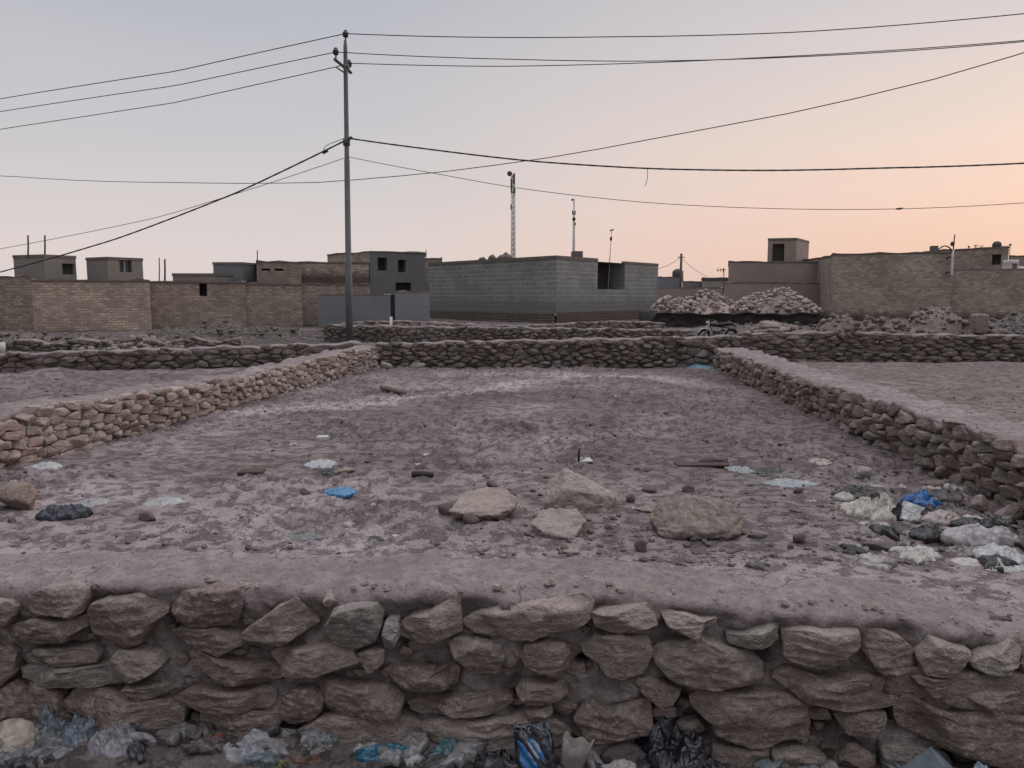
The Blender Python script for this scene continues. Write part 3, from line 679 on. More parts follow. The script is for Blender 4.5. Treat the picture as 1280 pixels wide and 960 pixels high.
def hull_rock(name, label, px, py, pts, seed, mat, cuts=4, noise=.012, sc_=1.0, soft=2, sink=.026):
    import bmesh
    bm = bmesh.new()
    for q in pts: bm.verts.new(q)
    r = bmesh.ops.convex_hull(bm, input=bm.verts[:])
    bmesh.ops.delete(bm, geom=[e for e in r['geom_interior'] if isinstance(e, bmesh.types.BMVert)], context='VERTS')
    bmesh.ops.subdivide_edges(bm, edges=bm.edges[:], cuts=cuts, use_grid_fill=True)
    bmesh.ops.triangulate(bm, faces=bm.faces[:])
    bmesh.ops.subdivide_edges(bm, edges=bm.edges[:], cuts=2, use_grid_fill=True)
    bm.normal_update()
    for _ in range(soft): bmesh.ops.smooth_vert(bm, verts=bm.verts[:], factor=.5, use_axis_x=True, use_axis_y=True, use_axis_z=True)
    v = np.array([q.co[:] for q in bm.verts]); n = np.array([q.normal[:] for q in bm.verts]); f = [tuple(q.index for q in p.verts) for p in bm.faces]; bm.free()
    v += n*(noise*(1.3*fbm(v*9, 4, seed)+.6*ridged(v*np.array([16, 16, 40.]), 3, seed+1)+.35*fbm(v*60, 3, seed+2)))[:, None]
    p = gpz(px, py)
    o = mesh_np(name, v*sc_, f, mat, loc=p-np.array([0, 0, sink]))
    return tag(o, label, 'rock')
M_ROCK = mat_stone('field_rock', C(.37,.312,.282), C(.38,.32,.29), C(.39,.33,.30), red=.1, mud=.15, sc_=1.3)
M_BOULDER = mat_stone('buff_boulder', C(.265,.215,.185), C(.27,.219,.188), C(.275,.223,.192), red=.1, mud=.15, sc_=1.3)
M_CLOD = mat_plain('earth_clod', C(.150, .120, .118), .95, .35, 14, .15, .6)
M_REDROCK = mat_stone('reddish_rock', C(.27,.21,.18), C(.275,.215,.185), C(.28,.22,.19), red=.5, mud=.35, sc_=1.2)
K = 1.2
hull_rock('loose_rock', 'flat pale slab propped on two small dark stones on the bare earth', 604, 651,
    [(-.21,0,.085),(-.06,-.03,.07),(.10,-.035,.075),(.20,.03,.11),(-.14,.24,.155),(.02,.29,.17),(.15,.25,.17),(.215,.12,.135),(-.17,.04,.03),(.12,.02,.03),(.14,.22,.0),(-.12,.22,.0),(-.20,.12,.10),(.0,.06,0)], 5, M_ROCK, noise=.017, sc_=.92)
hull_rock('loose_rock', 'tall angular rock with a dark undercut front, behind the cracked pale slab', 724, 641,
    [(-.075,.16,.26),(-.18,.18,.15),(-.215,.06,.04),(-.12,.0,.0),(-.08,.0,.165),(.11,.02,.125),(.22,.12,.095),(.25,.2,.07),(-.02,.30,.2),(.15,.34,.11),(-.13,.30,.12),(.15,.02,.0),(.21,.12,.0),(.12,.34,0),(-.15,.30,0)], 6, M_ROCK, noise=.015, sc_=1.02)
hull_rock('loose_rock', 'cracked pale slab tilted towards the viewer with a pointed lower corner', 698, 671,
    [(-.11,.20,.14),(.12,.19,.14),(.17,.09,.10),(-.165,.06,.09),(-.08,-.02,.06),(.065,-.06,.03),(.10,-.035,.05),(-.12,.06,0),(.06,-.03,0),(.12,.1,0),(.07,.19,0),(-.1,.19,0)], 7, M_ROCK, noise=.018, sc_=.94)
hull_rock('loose_rock', 'largest rock of the plot, a rounded buff boulder with an undercut base', 876, 671,
    [(-.275,.07,.12),(-.24,-.02,.06),(-.18,.02,0),(.12,-.0,0),(.19,.02,0),(.285,.10,.09),(.245,.14,.19),(.10,.16,.25),(-.06,.16,.265),(-.19,.14,.23),(-.13,-.07,.085),(.06,-.07,.085),(.19,-.03,.08),(-.15,.28,0),(.16,.28,0),(.0,.30,.15),(.2,.26,.1),(-.2,.26,.12)], 8, M_BOULDER, noise=.026, sc_=.96, soft=14, sink=.045)
R_ = [ # name, label, cat, px, py, w, h, d, seed, mat
 ('small_rock', 'small dark wedge stone leaning at the left end of the propped slab', 557, 645, 22, 22, 16, 11, M_CLOD),
 ('small_rock', 'small dark stone under the front edge of the propped slab', 589, 655, 24, 16, 16, 12, M_CLOD),
 ('small_rock', 'little pyramid-shaped brown stone just behind the propped slab', 615, 611, 16, 13, 12, 13, M_CLOD),
 ('small_rock', 'brown blocky stone in front of the buff boulder, to its left', 804, 692, 21, 17, 15, 14, M_CLOD),
 ('small_rock', 'smooth white stone near the crumpled black bag by the right wall', 1083, 597, 26, 15, 16, 15, M_STONE_PALE),
 ('small_rock', 'flat brown stone half sunk in front of the cream film', 1102, 690, 48, 13, 24, 16, M_CLOD),
 ('small_rock', 'small dark stone at the foot of the smooth apron below the half sunk flat stone', 1113, 711, 26, 9, 14, 17, M_CLOD),
 ('half_buried_rock', 'large reddish-brown rock half buried at the left edge of the plot', 14, 640, 62, 34, 40, 18, M_REDROCK),
 ('small_rock', 'oval dark clod right of the torn white film', 182, 653, 28, 13, 18, 19, M_CLOD),
 ('small_rock', 'small orange-brown stone on the bare earth below the grey rag', 309, 688, 17, 12, 12, 20, M_REDROCK),
 ('small_rock', 'small dark tilted stone left of the orange-brown stone', 235, 693, 19, 11, 10, 21, M_CLOD),
 ('small_rock', 'round dark clod left of the blue bag', 380, 619, 15, 10, 10, 22, M_CLOD),
 ('small_rock', 'dark brown stone beside the dark bag with a flat top', 12, 655, 15, 10, 10, 23, M_CLOD),
 ('small_rock', 'dark upright clod right of the buff boulder', 1001, 680, 18, 15, 12, 24, M_CLOD),
 ('small_rock', 'flat dark flake in the mud touching the right foot of the buff boulder', 949, 674, 26, 8, 12, 25, M_CLOD),
 ('small_rock', 'dark clod with a pale top left of the buff boulder', 789, 629, 12, 12, 10, 26, M_CLOD),
 ('small_rock', 'flat pinkish stone between the tall angular rock and the buff boulder', 808, 641, 24, 8, 14, 27, M_ROCK),
 ('small_rock', 'grey-brown clod behind the buff boulder', 861, 616, 20, 12, 14, 28, M_CLOD),
 ('small_rock', 'dark clod on the near side of the pale blue film', 999, 617, 17, 9, 10, 29, M_CLOD),
 ('small_rock', 'wide dark half sunk stone just right of the tall angular rock', 812, 616, 22, 9, 14, 30, M_CLOD),
 ('small_rock', 'round dark stone right of the cracked pale slab', 760, 663, 12, 9, 9, 31, M_CLOD),
 ('small_rock', 'flat triangular pale stone lying near the smooth mud apron', 716, 693, 26, 6, 18, 32, M_ROCK),
 ('fallen_stone', 'big reddish stone jutting from the broken end of the right wall', 1266, 624, 48, 40, 34, 33, M_REDROCK),
 ('fallen_stone', 'square brown stone fallen below the big reddish stone', 1229, 642, 26, 24, 20, 34, M_STONE),
 ('fallen_stone', 'pale block lying under the big reddish stone at the wall end', 1268, 651, 44, 22, 22, 35, M_STONE),
 ('fallen_stone', 'small buff stone fallen at the wall foot behind the blue bag', 1172, 611, 26, 16, 16, 36, M_STONE),
 ('fallen_stone', 'dark brown stone lying between the wall foot and the blue bag', 1196, 630, 30, 12, 16, 37, M_CLOD),
 ('fallen_stone', 'pale stone at the far left end of the back wall foot', 482, 461, 16, 11, 10, 38, M_STONE_PALE),
 ('fallen_stone', 'pale block lying against the back wall foot near its left end', 521, 461, 24, 9, 10, 39, M_STONE_PALE),
 ('fallen_stone', 'pale stone against the middle of the back wall foot, beside a dark gap', 740, 456, 13, 13, 10, 40, M_STONE_PALE),
 ('fallen_stone', 'long pale stone against the back wall foot right of its middle', 792, 459, 24, 8, 10, 41, M_STONE_PALE),
]
for i, (nm, lb, px, py, w, h, d, sd, m) in enumerate(R_):
    rock(nm, lb, 'stone', px, py, w, h, d, sd, m, n=4 if w > 40 else 3, planes=8, rot=(sd*.7) % .6-.3, sink=1.0)
# countless clods and pebbles: one mass
def scatter(name, n, region, size, seed, mat, kind='stuff', pw=1.0, lvl=1):
    rng = np.random.RandomState(seed); Vs, Fs, b, k = [], [], 0, 0
    base = [rock_v(900+j, (1, .8, .6), lvl, 7, .10) for j in range(10)]
    pts = []
    while len(pts) < n:
        x, y = region(rng)
        if x is not None: pts.append((x, y))
    pts = np.array(pts); zz = ground_z(pts[:,0], pts[:,1])
    for (x, y), z in zip(pts, zz):
        v, f = base[rng.randint(10)]; s = size[0]*(size[1]/size[0])**(rng.uniform()**2.6); a = rng.uniform(0, 2*PI)
        w = v*s*np.array([rng.uniform(.8, 1.3), rng.uniform(.8, 1.3), rng.uniform(.6, 1.1)])
        w = np.stack([w[:,0]*math.cos(a)-w[:,1]*math.sin(a)+x, w[:,0]*math.sin(a)+w[:,1]*math.cos(a)+y, w[:,2]+z-s*.06], 1)
        Vs.append(w); Fs.append(f+b); b += len(v)
    return tag(mesh_np(name, np.concatenate(Vs), np.concatenate(Fs), mat), kind=kind)
def reg_in(rng):
    px, py = rng.uniform(-40, 1320), 462+ (708-462)*rng.uniform()**.75
    p = gp(px, py)
    if seg_side(LA, LB, p[0], p[1]) < .05 or -seg_side(RB, RA, p[0], p[1]) < .05: return None, None
    if fbm(np.array([[p[0]*1.1, p[1]*1.1, 0]]), 3, 91)[0] < rng.uniform(-.5, .25): return None, None
    return p[0], p[1]
scatter('soil_clods', 3400, reg_in, (.007, .055), 1, M_CLOD, lvl=2)
def reg_cap(rng):
    u = rng.uniform(-.2, FW.L+.2); d = -rng.uniform(.42, 1.1); w = FW.w([[u, 0, d]])[0]; return w[0], w[1]
scatter('apron_grit', 320, reg_cap, (.004, .028), 6, M_CLOD, lvl=1)
scatter('pale_pebbles', 420, reg_in, (.008, .045), 2, M_ROCK, lvl=2)
def reg_left(rng):
    p = gp(rng.uniform(-60, 430), rng.uniform(464, 520)); 
    return (p[0], p[1]) if seg_side(LA, LB, p[0], p[1]) < -.4 and p[1] < 14 else (None, None)
def reg_right(rng):
    p = gp(rng.uniform(920, 1330), rng.uniform(452, 560))
    return (p[0], p[1]) if -seg_side(RB, RA, p[0], p[1]) < -.6 and p[1] < 15 else (None, None)
scatter('field_gravel', 500, reg_left, (.012, .07), 3, M_CLOD)
scatter('field_gravel', 600, reg_right, (.010, .05), 4, M_CLOD)
def reg_far(rng):
    p = gp(rng.uniform(-60, 1340), rng.uniform(400, 428)); return (p[0], p[1]) if 16 < p[1] < 40 else (None, None)
scatter('waste_rubble', 3000, reg_far, (.03, .30), 5, M_STONE_DARK)
scatter('pale_rubble_bits', 420, reg_far, (.04, .22), 8, M_STONE_PALE)
# ================================================================== heaps of stone (each heap is one thing)
def heap(name, label, c, rx, ry, h, n, size, seed, mat, z0, shape=1.0, pw=1.25, slab=False):
    rng = np.random.RandomState(seed); Vs, Fs, b = [], [], 0
    base = [rock_v(700+j, (1, .85, .7) if not slab else (1.1, .8, .34), 1 if not slab else 2, 6, .12) for j in range(10)]
    for k in range(n):
        r = math.sqrt(rng.uniform()); a = rng.uniform(0, 2*PI); x, y = r*math.cos(a), r*math.sin(a)
        prof = max(0., 1-r**pw)**shape*(1+.16*math.sin(a*3+seed))*(1+.22*float(vnoise(np.array([[x*2.1, y*2.1, seed*1.7]]), seed)[0])) 
        z = h*prof*(1 if k % 4 else rng.uniform(.4, 1)) - .03
        s = size*(.45+1.35*rng.uniform()**1.8); v, f = base[rng.randint(10)]; th = rng.uniform(0, 6.3); ph = rng.uniform(-.8, .8)
        w = v*s; w = np.stack([w[:,0], w[:,1]*math.cos(ph)-w[:,2]*math.sin(ph), w[:,1]*math.sin(ph)+w[:,2]*math.cos(ph)], 1)
        w = np.stack([w[:,0]*math.cos(th)-w[:,1]*math.sin(th)+x*rx, w[:,0]*math.sin(th)+w[:,1]*math.cos(th)+y*ry, w[:,2]+z], 1)
        Vs.append(w); Fs.append(f+b); b += len(v)
    # the heap's inside, so that no sky shows between the stones
    aa, rr_ = np.meshgrid(np.linspace(0, 2*PI, 33)[:-1], np.linspace(0, 1, 9)); 
    q = np.stack([(rr_*np.cos(aa)*rx).ravel(), (rr_*np.sin(aa)*ry).ravel(), (h*.92*np.maximum(0, 1-rr_**pw)**shape*(.86+.14*np.sin(aa*3+seed))-.08).ravel()], 1)
    i = np.arange(9*32).reshape(9, 32); i2 = np.roll(i, -1, 1)
    ff = np.stack([i[:-1].ravel(), i[1:].ravel(), i2[1:].ravel(), i2[:-1].ravel()], 1)
    tri = np.concatenate([ff[:, [0,1,2]], ff[:, [0,2,3]]])+b
    Vs.append(q); Fs.append(tri)
    o = mesh_np(name, np.concatenate(Vs), np.concatenate(Fs), mat, loc=(c[0], c[1], z0), smooth=False)
    return tag(o, label, 'stone heap')
M_HEAP = mat_stone('quarry_stone', C(.31,.248,.222), C(.44,.362,.328), C(.57,.48,.44), red=.15, mud=.15, sc_=.4)
M_SLAB = mat_stone('broken_slab', C(.24,.20,.182), C(.31,.262,.238), C(.39,.335,.305), red=.2, mud=.4, sc_=.5)
YP = 34.0
top = at(900, 391, YP)[2]
a_, b_ = at(821, 400, YP-.6), at(1024, 400, YP-.6)
FP = Face(a_[:2], b_[:2]); v, f = core_mesh(FP, 0, FP.L, -.4, lambda u: top+.03*math.sin(u*2.1)+.03*math.sin(u*5.3), 4.8, .1, .12, 7, .06, .04, backz=-.4, rows=12, amp=.12, capamp=.05, lipround=.06)
M_PLINTH = mat_plain('dark_plinth', C(.040, .032, .031), .9, .3, 1.5)  # one near-black tone over the whole plinth
tag(mesh_np('low_plinth', v, f, M_PLINTH), 'long low dark plinth with heaps of stone on top', 'plinth')
for k, (px, w, h, n, sd) in enumerate(((838, 42, 18, 300, 3), (882, 72, 20, 420, 4), (968, 98, 27, 640, 6))):
    c = at(px, 388, YP+1.5); s = pxs(YP+1.5)
    heap('stone_heap', ('small heap of pale broken stone on the plinth beside the grey block building',
                        'middle heap of pale broken stone on the dark plinth', 'tallest heap of pale broken stone on the dark plinth')[k],
         (c[0], YP+1.5), w*s*.56, 1.9, h*s, n, .20, sd, M_HEAP, top, .80, 2.1)
c = at(968, 415, 20.3)
heap('slab_heap', 'jumbled heap of broken pale slabs behind the right-hand stone wall, beside the motorbike', (c[0], 20.3), 1.05, .8, .58, 230, .40, 9, M_SLAB, zat(c[0], 20.3), .7, 1.5, True)
c = at(170, 430, 19.2)
heap('rubble_heap', 'low spread heap of pale rubble in front of the left brick wall', (c[0], 19.2), 1.5, 1.0, .30, 240, .15, 10, M_SLAB, zat(c[0], 19.2)-.02, .8)
def mound(label, px, pyb, Y, rx, ry, h, seed, n=230, size=.22, mat=None):
    """tipped earth full of lumps: rough height field with stones pressed into it, one mesh"""
    c = at(px, pyb, Y); z0 = zat(c[0], Y)-.05; na, nr = 90, 26; th, rr_ = np.meshgrid(np.linspace(0, 2*PI, na+1)[:-1], np.linspace(0, 1, nr))
    x, y = (rr_*np.cos(th)).ravel(), (rr_*np.sin(th)).ravel(); r_ = rr_.ravel()
    q = np.stack([x*rx, y*ry, np.full_like(x, seed*1.3)], 1)
    hf = lambda q, r_: h*np.maximum(0, 1-r_**1.5)**.8*(1+.55*fbm(q*1.1, 3, seed)) + np.minimum(1, (1-r_)*4)*(.15*ridged(q*2.2, 3, seed+1)+.13*fbm(q*5, 3, seed+2)+.08*ridged(q*9, 2, seed+3)) - .05
    V = np.stack([x*rx, y*ry, hf(q, r_)], 1); i_ = np.arange(nr*na).reshape(nr, na); i2 = np.roll(i_, -1, 1)
    ff = np.stack([i_[:-1].ravel(), i_[1:].ravel(), i2[1:].ravel(), i2[:-1].ravel()], 1); Vs, Fs, b = [V], [ff[:, [0,1,2]], ff[:, [0,2,3]]], len(V); rng = np.random.RandomState(seed)
    for k in range(n):
        r = math.sqrt(rng.uniform()); a = rng.uniform(0, 6.283); p = np.array([[r*math.cos(a)*rx, r*math.sin(a)*ry, seed*1.3]]); z = hf(p, np.array([r]))[0]
        v, f = rock_v(1200+rng.randint(12), (1, .8, .65), 1, 6, .1); s = size*(.35+1.2*rng.uniform()**2.2); v = v*s; t_ = rng.uniform(0, 6.3)
        Vs.append(np.stack([v[:,0]*math.cos(t_)-v[:,1]*math.sin(t_)+p[0,0], v[:,0]*math.sin(t_)+v[:,1]*math.cos(t_)+p[0,1], v[:,2]+z-s*.12], 1)); Fs.append(f+b); b += len(v)
    return tag(mesh_np('earth_mound', np.concatenate(Vs), np.concatenate(Fs), mat or M_MOUND, loc=(c[0], Y, z0), smooth=False), label, 'mound')
M_SPOIL = mat_stone('dark_spoil', C(.085,.068,.064), C(.11,.09,.083), C(.19,.158,.146), red=.2, mud=.1, sc_=.5)
M_MOUND = mat_stone('tipped_earth', C(.150,.120,.113), C(.20,.163,.152), C(.30,.252,.235), red=.2, mud=.3, sc_=.5)
for a in (('long rough earth mound farthest left of the right-hand mounds, beside the slab heap', 1048, 412, 21.5, 1.15, .8, .70, 51),
          ('grey-brown earth mound full of lumps in front of the soot-stained brick house', 1108, 410, 21.0, 1.1, .8, .92, 53),
          ('highest earth mound, tipped below the white pole', 1172, 408, 21.8, 1.25, .9, 1.12, 55),
          ('earth mound that carries the upright squared stone', 1222, 408, 21.2, .85, .8, .68, 57),
          ('low broad earth mound cut by the right edge', 1295, 410, 21.6, 1.5, .9, .98, 59),
          ('flat dark spoil ridge behind the other right-hand mounds', 1180, 398, 25.5, 4.2, 1.0, .50, 61)):
    mound(*a)
mound('low bank of dark spoil in front of the second brick house', 280, 425, 22.5, 3.0, 1.0, .34, 63, 260, .16, M_SPOIL)
mound('low bank of dark spoil at the left edge in front of the yellow brick house', 60, 425, 22.0, 2.6, 1.0, .34, 65, 300, .18, M_SPOIL)
mound('low dark spoil ridge along the foot of the brown rendered house', 960, 402, 30.5, 3.5, .8, .35, 67, 160, .2, M_SPOIL)
c = at(1217, 398, 21.0)
v, f = ICO[4]; w_ = np.sign(v)*np.abs(v)**.32; v = w_*np.array([.19, .16, .27])*(1+.10*fbm(w_*2.2+6, 3, 61)+.04*fbm(w_*8, 3, 62))[:, None]
tag(mesh_np('standing_stone', v, f, M_SLAB, loc=(c[0], 20.75, zat(c[0], 21.0)+.62)), 'upright squared stone block standing on the right-hand mounds', 'stone')
# ================================================================== litter
def crumple_v(seed, w, d, h, nr=26, na=84, fold=.5, lobes=.18, flat=.6, slant=(0, 0)):
    """a creased lump of film or cloth lying on z = 0: closed mesh, long sharp creases with smooth slack between them"""
    rng = np.random.RandomState(seed)
    th = np.linspace(0, 2*PI, na, endpoint=False); rr = np.linspace(0, 1, nr+1)[1:]
    cx = np.stack([np.cos(th)*1.3, np.sin(th)*1.3, np.full(na, seed*1.3)], 1)
    R = 1 + lobes*(1.2*ridged(cx, 2, seed) + .7*ridged(cx*2.3, 2, seed+1)); R /= R.max()*.5+R.mean()*.5
    V = [[0, 0, 0.]]
    for s in rr:
        for k in range(na): V.append([R[k]*s*math.cos(th[k]), R[k]*s*math.sin(th[k]), s])
    V = np.array(V); S = V[:,2].copy(); S[0] = 0
    x, y = V[:,0], V[:,1]; sd = np.full_like(x, seed*.7)
    wx = x + .20*fbm(np.stack([x*1.7, y*1.7, sd], 1), 2, seed+2); wy = y + .20*fbm(np.stack([x*1.7, y*1.7, sd+5], 1), 2, seed+3)
    def crease(a, f1, f2, sd_, k):      # thin ridges running mostly one way
        u, v = wx*math.cos(a)+wy*math.sin(a), -wx*math.sin(a)+wy*math.cos(a)
        return np.maximum(0, 1-np.abs(vnoise(np.stack([u*f1, v*f2, sd], 1), sd_))*k)**1.4
    a0 = rng.uniform(0, PI)
    env = np.maximum(0, 1-S**2.0)**flat
    body = .60 + .50*fbm(np.stack([wx*1.3, wy*1.3, sd], 1), 2, seed+4)
    cr = .42*crease(a0, .8, 2.2, seed+5, 3.2) + .26*crease(a0+1.1, 1.0, 3.6, seed+6, 3.6) + .13*crease(a0+.4, 1.8, 6.5, seed+7, 3.)
    z = env*(body*(1-.35*fold) + fold*cr) + env*(slant[0]*x+slant[1]*y)
    z = np.maximum(z, 0) + .04*(1-S)
    edge = np.maximum(0, S-.7)/.3
    z += edge*.07*np.maximum(0, crease(a0+.8, 2.5, 2.5, seed+8, 2.5))
    P = np.stack([(x+.06*cr)*w/2, (y+.06*cr)*d/2, z*h], 1)
    bot = P[-na:].copy(); bot[:,2] = -.02; bot[:,:2] *= .9
    P = np.concatenate([P, bot])
    f = [(0, 1+k, 1+(k+1) % na) for k in range(na)]
    for r in range(nr):
        b0, b1 = 1+r*na, 1+(r+1)*na
        f += [(b0+k, b1+k, b1+(k+1) % na, b0+(k+1) % na) for k in range(na)]
    return P, f
films = {}
def film(c, rough=.38, dirt=.3, trans=0.0, spec=.5):
    key = (c, rough, dirt, trans)
    if key not in films: films[key] = mat_film('film_%s' % ['dark','pale','blue','teal','cream','pink','green','grey'][len(films) % 8], (*c, 1), rough, dirt, trans, spec)
    return films[key]
BLACK = (.012, .012, .014); DBLUE = (.014, .017, .030); WHITE = (.38, .37, .37); CREAM = (.35, .305, .27); PINKW = (.33, .285, .29)
BLUE = (.020, .105, .30); SKYB = (.33, .38, .42); GREY = (.20, .205, .22); BROWN = (.09, .068, .058); TEAL = (.10, .22, .25)
def litter(name, label, cat, px0, py0, px1, py1, hpx, c, seed, fold=.5, z=None, rot=0.0, dirt=.3, rough=.38, flat=.6, lobes=.18, depth=None, trans=0.0, slant=(0, 0), lift=0.0):
    """box in the photo (px0..px1, py0..py1): the lump stands on the ground there, hpx of it is height"""
    pb = gpz((px0+px1)/2, py1) if z is None else gp((px0+px1)/2, py1, z)
    s = math.hypot(pb[1], H-pb[2])/FOC; dep = math.atan2(H-pb[2], pb[1])
    w = (px1-px0)*s*1.02; d = depth*s if depth else max(.06, ((py1-py0)-hpx*.8)*s/math.sin(dep)); h = hpx*s*(1.12 if hpx > 11 else .8)
    v, f = crumple_v(seed, w, d, h, fold=fold, flat=flat, lobes=lobes, slant=slant)
    o = mesh_np(name, v, f, film(c, rough, dirt, trans), loc=(pb[0], pb[1]+d*.46, pb[2]+lift), rotz=rot)
    return tag(o, label, cat)
L = litter
L('plastic_bag', 'smooth pale grey bag lying near the foot of the left wall', 'bag', 20, 573, 68, 590, 12, (.36,.365,.37), 1, .18, dirt=.2, flat=.5)
L('plastic_bag', 'crumpled black bag beside the half buried reddish rock at the left', 'bag', 36, 622, 104, 651, 22, DBLUE, 2, .35, dirt=.12, lobes=.3)
L('plastic_bag', 'limp translucent white bag just behind the left black bag', 'bag', 82, 615, 126, 634, 9, (.30,.285,.29), 3, .5, dirt=.45)
L('plastic_film', 'torn scrap of white film alone on the left side of the plot', 'film', 168, 616, 222, 634, 8, WHITE, 4, .9, dirt=.45, lobes=.4)
L('foil_wrapper', 'crinkled silvery film just behind the black bag with the pale stick', 'wrapper', 374, 570, 416, 586, 8, (.40,.40,.41), 5, .9, dirt=.4, rough=.25, lobes=.35)
L('plastic_bag', 'small twisted black bag with a pale stick poking out', 'bag', 391, 580, 424, 595, 10, BLACK, 6, .7, dirt=.2)
L('plastic_bag', 'flattened bright blue bag on the left half of the plot', 'bag', 399, 604, 441, 620, 8, (.06,.21,.40), 7, .7, dirt=.2, lobes=.3)
L('cloth_rag', 'long grey rag trodden into the mud in front of the blue bag', 'rag', 344, 660, 402, 676, 7, (.17,.175,.18), 8, .6, dirt=.4, rough=.9)
L('plastic_film', 'small pale blue scrap of film beside the brown board', 'film', 912, 577, 947, 592, 5, (.24,.27,.285), 9, 1.0, dirt=.6, lobes=.4)
L('plastic_bag', 'crushed black bag between the two pale blue films', 'bag', 946, 579, 988, 596, 9, BLACK, 10, .8, dirt=.35)
L('plastic_film', 'longer pale blue film stretched on the mud in front of the crushed black bag', 'film', 962, 592, 1033, 610, 8, (.30,.33,.345), 11, 1.0, dirt=.55, lobes=.35)
L('paper_scrap', 'small cream paper scrap behind the pale blue films', 'paper', 1017, 567, 1046, 582, 8, (.34,.30,.265), 12, .6, dirt=.35)
L('plastic_bag', 'teal bag lying in the far right corner of the plot', 'bag', 866, 449, 902, 463, 6, (.13,.27,.33), 13, .7, dirt=.2)
# heap beside the right wall
L('plastic_bag', 'crumpled black bag at the far left of the rubbish by the right wall', 'bag', 1054, 600, 1112, 626, 14, BLACK, 21, .9, dirt=.25, lobes=.3)
L('sheet_sack', 'large cream sack with a dark hollow, biggest thing in the rubbish by the right wall', 'sack', 1063, 610, 1150, 653, 27, (.40,.36,.32), 22, 1.0, dirt=.12, lobes=.28, flat=.5, slant=(.18,.1))
L('plastic_bag', 'vivid blue bag on top of the rubbish by the right wall', 'bag', 1137, 610, 1184, 634, 17, BLUE, 23, .8, dirt=.1)
L('plastic_bag', 'small black bag in the hollow of the cream sack', 'bag', 1108, 632, 1146, 651, 18, BLACK, 24, .8, dirt=.1)
L('plastic_bag', 'black bag under the vivid blue bag', 'bag', 1146, 628, 1182, 652, 16, BLACK, 25, .8, dirt=.15)
L('plastic_bag', 'rounded pinkish-tan bag right of the white plate', 'bag', 1162, 633, 1214, 657, 16, (.33,.275,.255), 26, .4, dirt=.2, flat=.5)
L('plastic_bag', 'spread black bag in front of the pinkish-tan bag', 'bag', 1148, 650, 1206, 676, 14, BLACK, 27, .9, dirt=.25, lobes=.3)
L('plastic_bag', 'black bag wedged against the end of the right wall', 'bag', 1196, 640, 1262, 662, 14, BLACK, 28, .9, dirt=.2)
L('sheet_sack', 'pinkish white sack puffed up beside the broken wall end', 'sack', 1196, 645, 1288, 686, 26, (.34,.30,.31), 29, .6, dirt=.15, flat=.5)
L('plastic_film', 'creased cream film lying in front of the spread black bag', 'film', 1130, 672, 1194, 704, 12, (.42,.38,.35), 30, 1.0, dirt=.2, lobes=.35)
L('paper_scrap', 'crumpled tan paper right of the creased cream film', 'paper', 1178, 678, 1237, 697, 12, (.235,.20,.185), 31, .8, dirt=.3)
L('plastic_film', 'small flat pale film below the crumpled tan paper', 'film', 1195, 693, 1240, 708, 5, (.42,.38,.365), 32, .7, dirt=.2)
L('plastic_bag', 'dark bag between the puffed pink sack and the folded white sheet', 'bag', 1190, 668, 1250, 690, 10, BLACK, 33, .8, dirt=.3)
L('folded_sheet', 'folded white sheet with a curled edge at the right margin', 'sheet', 1238, 672, 1300, 707, 16, (.40,.395,.40), 34, .35, dirt=.12, slant=(-.2, .2))
L('plastic_film', 'thin white film lowest at the right margin', 'film', 1238, 702, 1302, 716, 5, WHITE, 35, 1.0, dirt=.25, lobes=.4)
L('plastic_bag', 'tiny dark scrap with a white tip in front of the cream sack', 'scrap', 1119, 648, 1148, 664, 8, (.05,.042,.042), 36, .8, dirt=.2)
def slab(name, label, cat, px, py, w, d, h, mat, rot=0., tilt=(0, 0), z=None, bev=.006, lift=0.):
    p = gpz(px, py) if z is None else gp(px, py, z); s = math.hypot(p[1], H-p[2])/FOC
    w, d, h = w*s, d*s, h*s
    o = MB().box(-w/2, 0, 0, w/2, d, h).build(name, mat, loc=p+np.array([0, 0, lift]), bevel=bev)
    o.rotation_euler = (tilt[0], tilt[1], rot); return tag(o, label, cat)
M_WPLAST = mat_film('white_plastic', (.42, .42, .42, 1), .4, .15)
M_CARD = mat_plain('pale_card', C(.46, .45, .44), .8, .2, 8, .2, .1)
M_WOOD = mat_plain('weathered_wood', C(.30, .255, .22), .85, .3, 9, .2, .4)
M_BROWNB = mat_plain('brown_board', C(.085, .062, .055), .9, .3, 9, .2, .4)
M_IRON = mat_plain('rusty_iron', C(.045, .036, .033), .8, .3, 20, .3, .3)
slab('plastic_plate', 'white plastic container lid propped upright in the rubbish by the right wall', 'lid', 1141, 653, 28, 6, 27, M_WPLAST, -.25, (-.75, .32))
slab('white_block', 'small white block on the far left of the mud', 'block', 403, 552, 15, 13, 6, M_CARD, .2, bev=.008)
slab('brown_board', 'short dark brown board flat on the left of the plot', 'board', 312, 594, 31, 22, 4, M_BROWNB, .1)
slab('brown_board', 'brown board under dark clods left of the pale blue films', 'board', 880, 584, 66, 20, 3, M_BROWNB, .05)
rock('small_rock', 'dark clod on the brown board, right one of two', 'stone', 903, 582, 22, 10, 12, 71, M_CLOD)
rock('small_rock', 'dark peaked clod on the brown board, left one of two', 'stone', 884, 581, 22, 14, 12, 72, M_CLOD)
slab('white_card', 'small white card lying at the foot of the black stake', 'card', 733, 578, 17, 22, 1.5, M_CARD, .1, bev=0)
def stick(name, label, cat, a, b, r, mat, n=8):
    o = MB().tube([np.zeros(3), (np.array(b)-np.array(a))*.5+np.array([0, 0, .004]), np.array(b)-np.array(a)], [r, r*1.04, r*.93], n).build(name, mat, smooth=True, loc=a)
    return tag(o, label, cat)
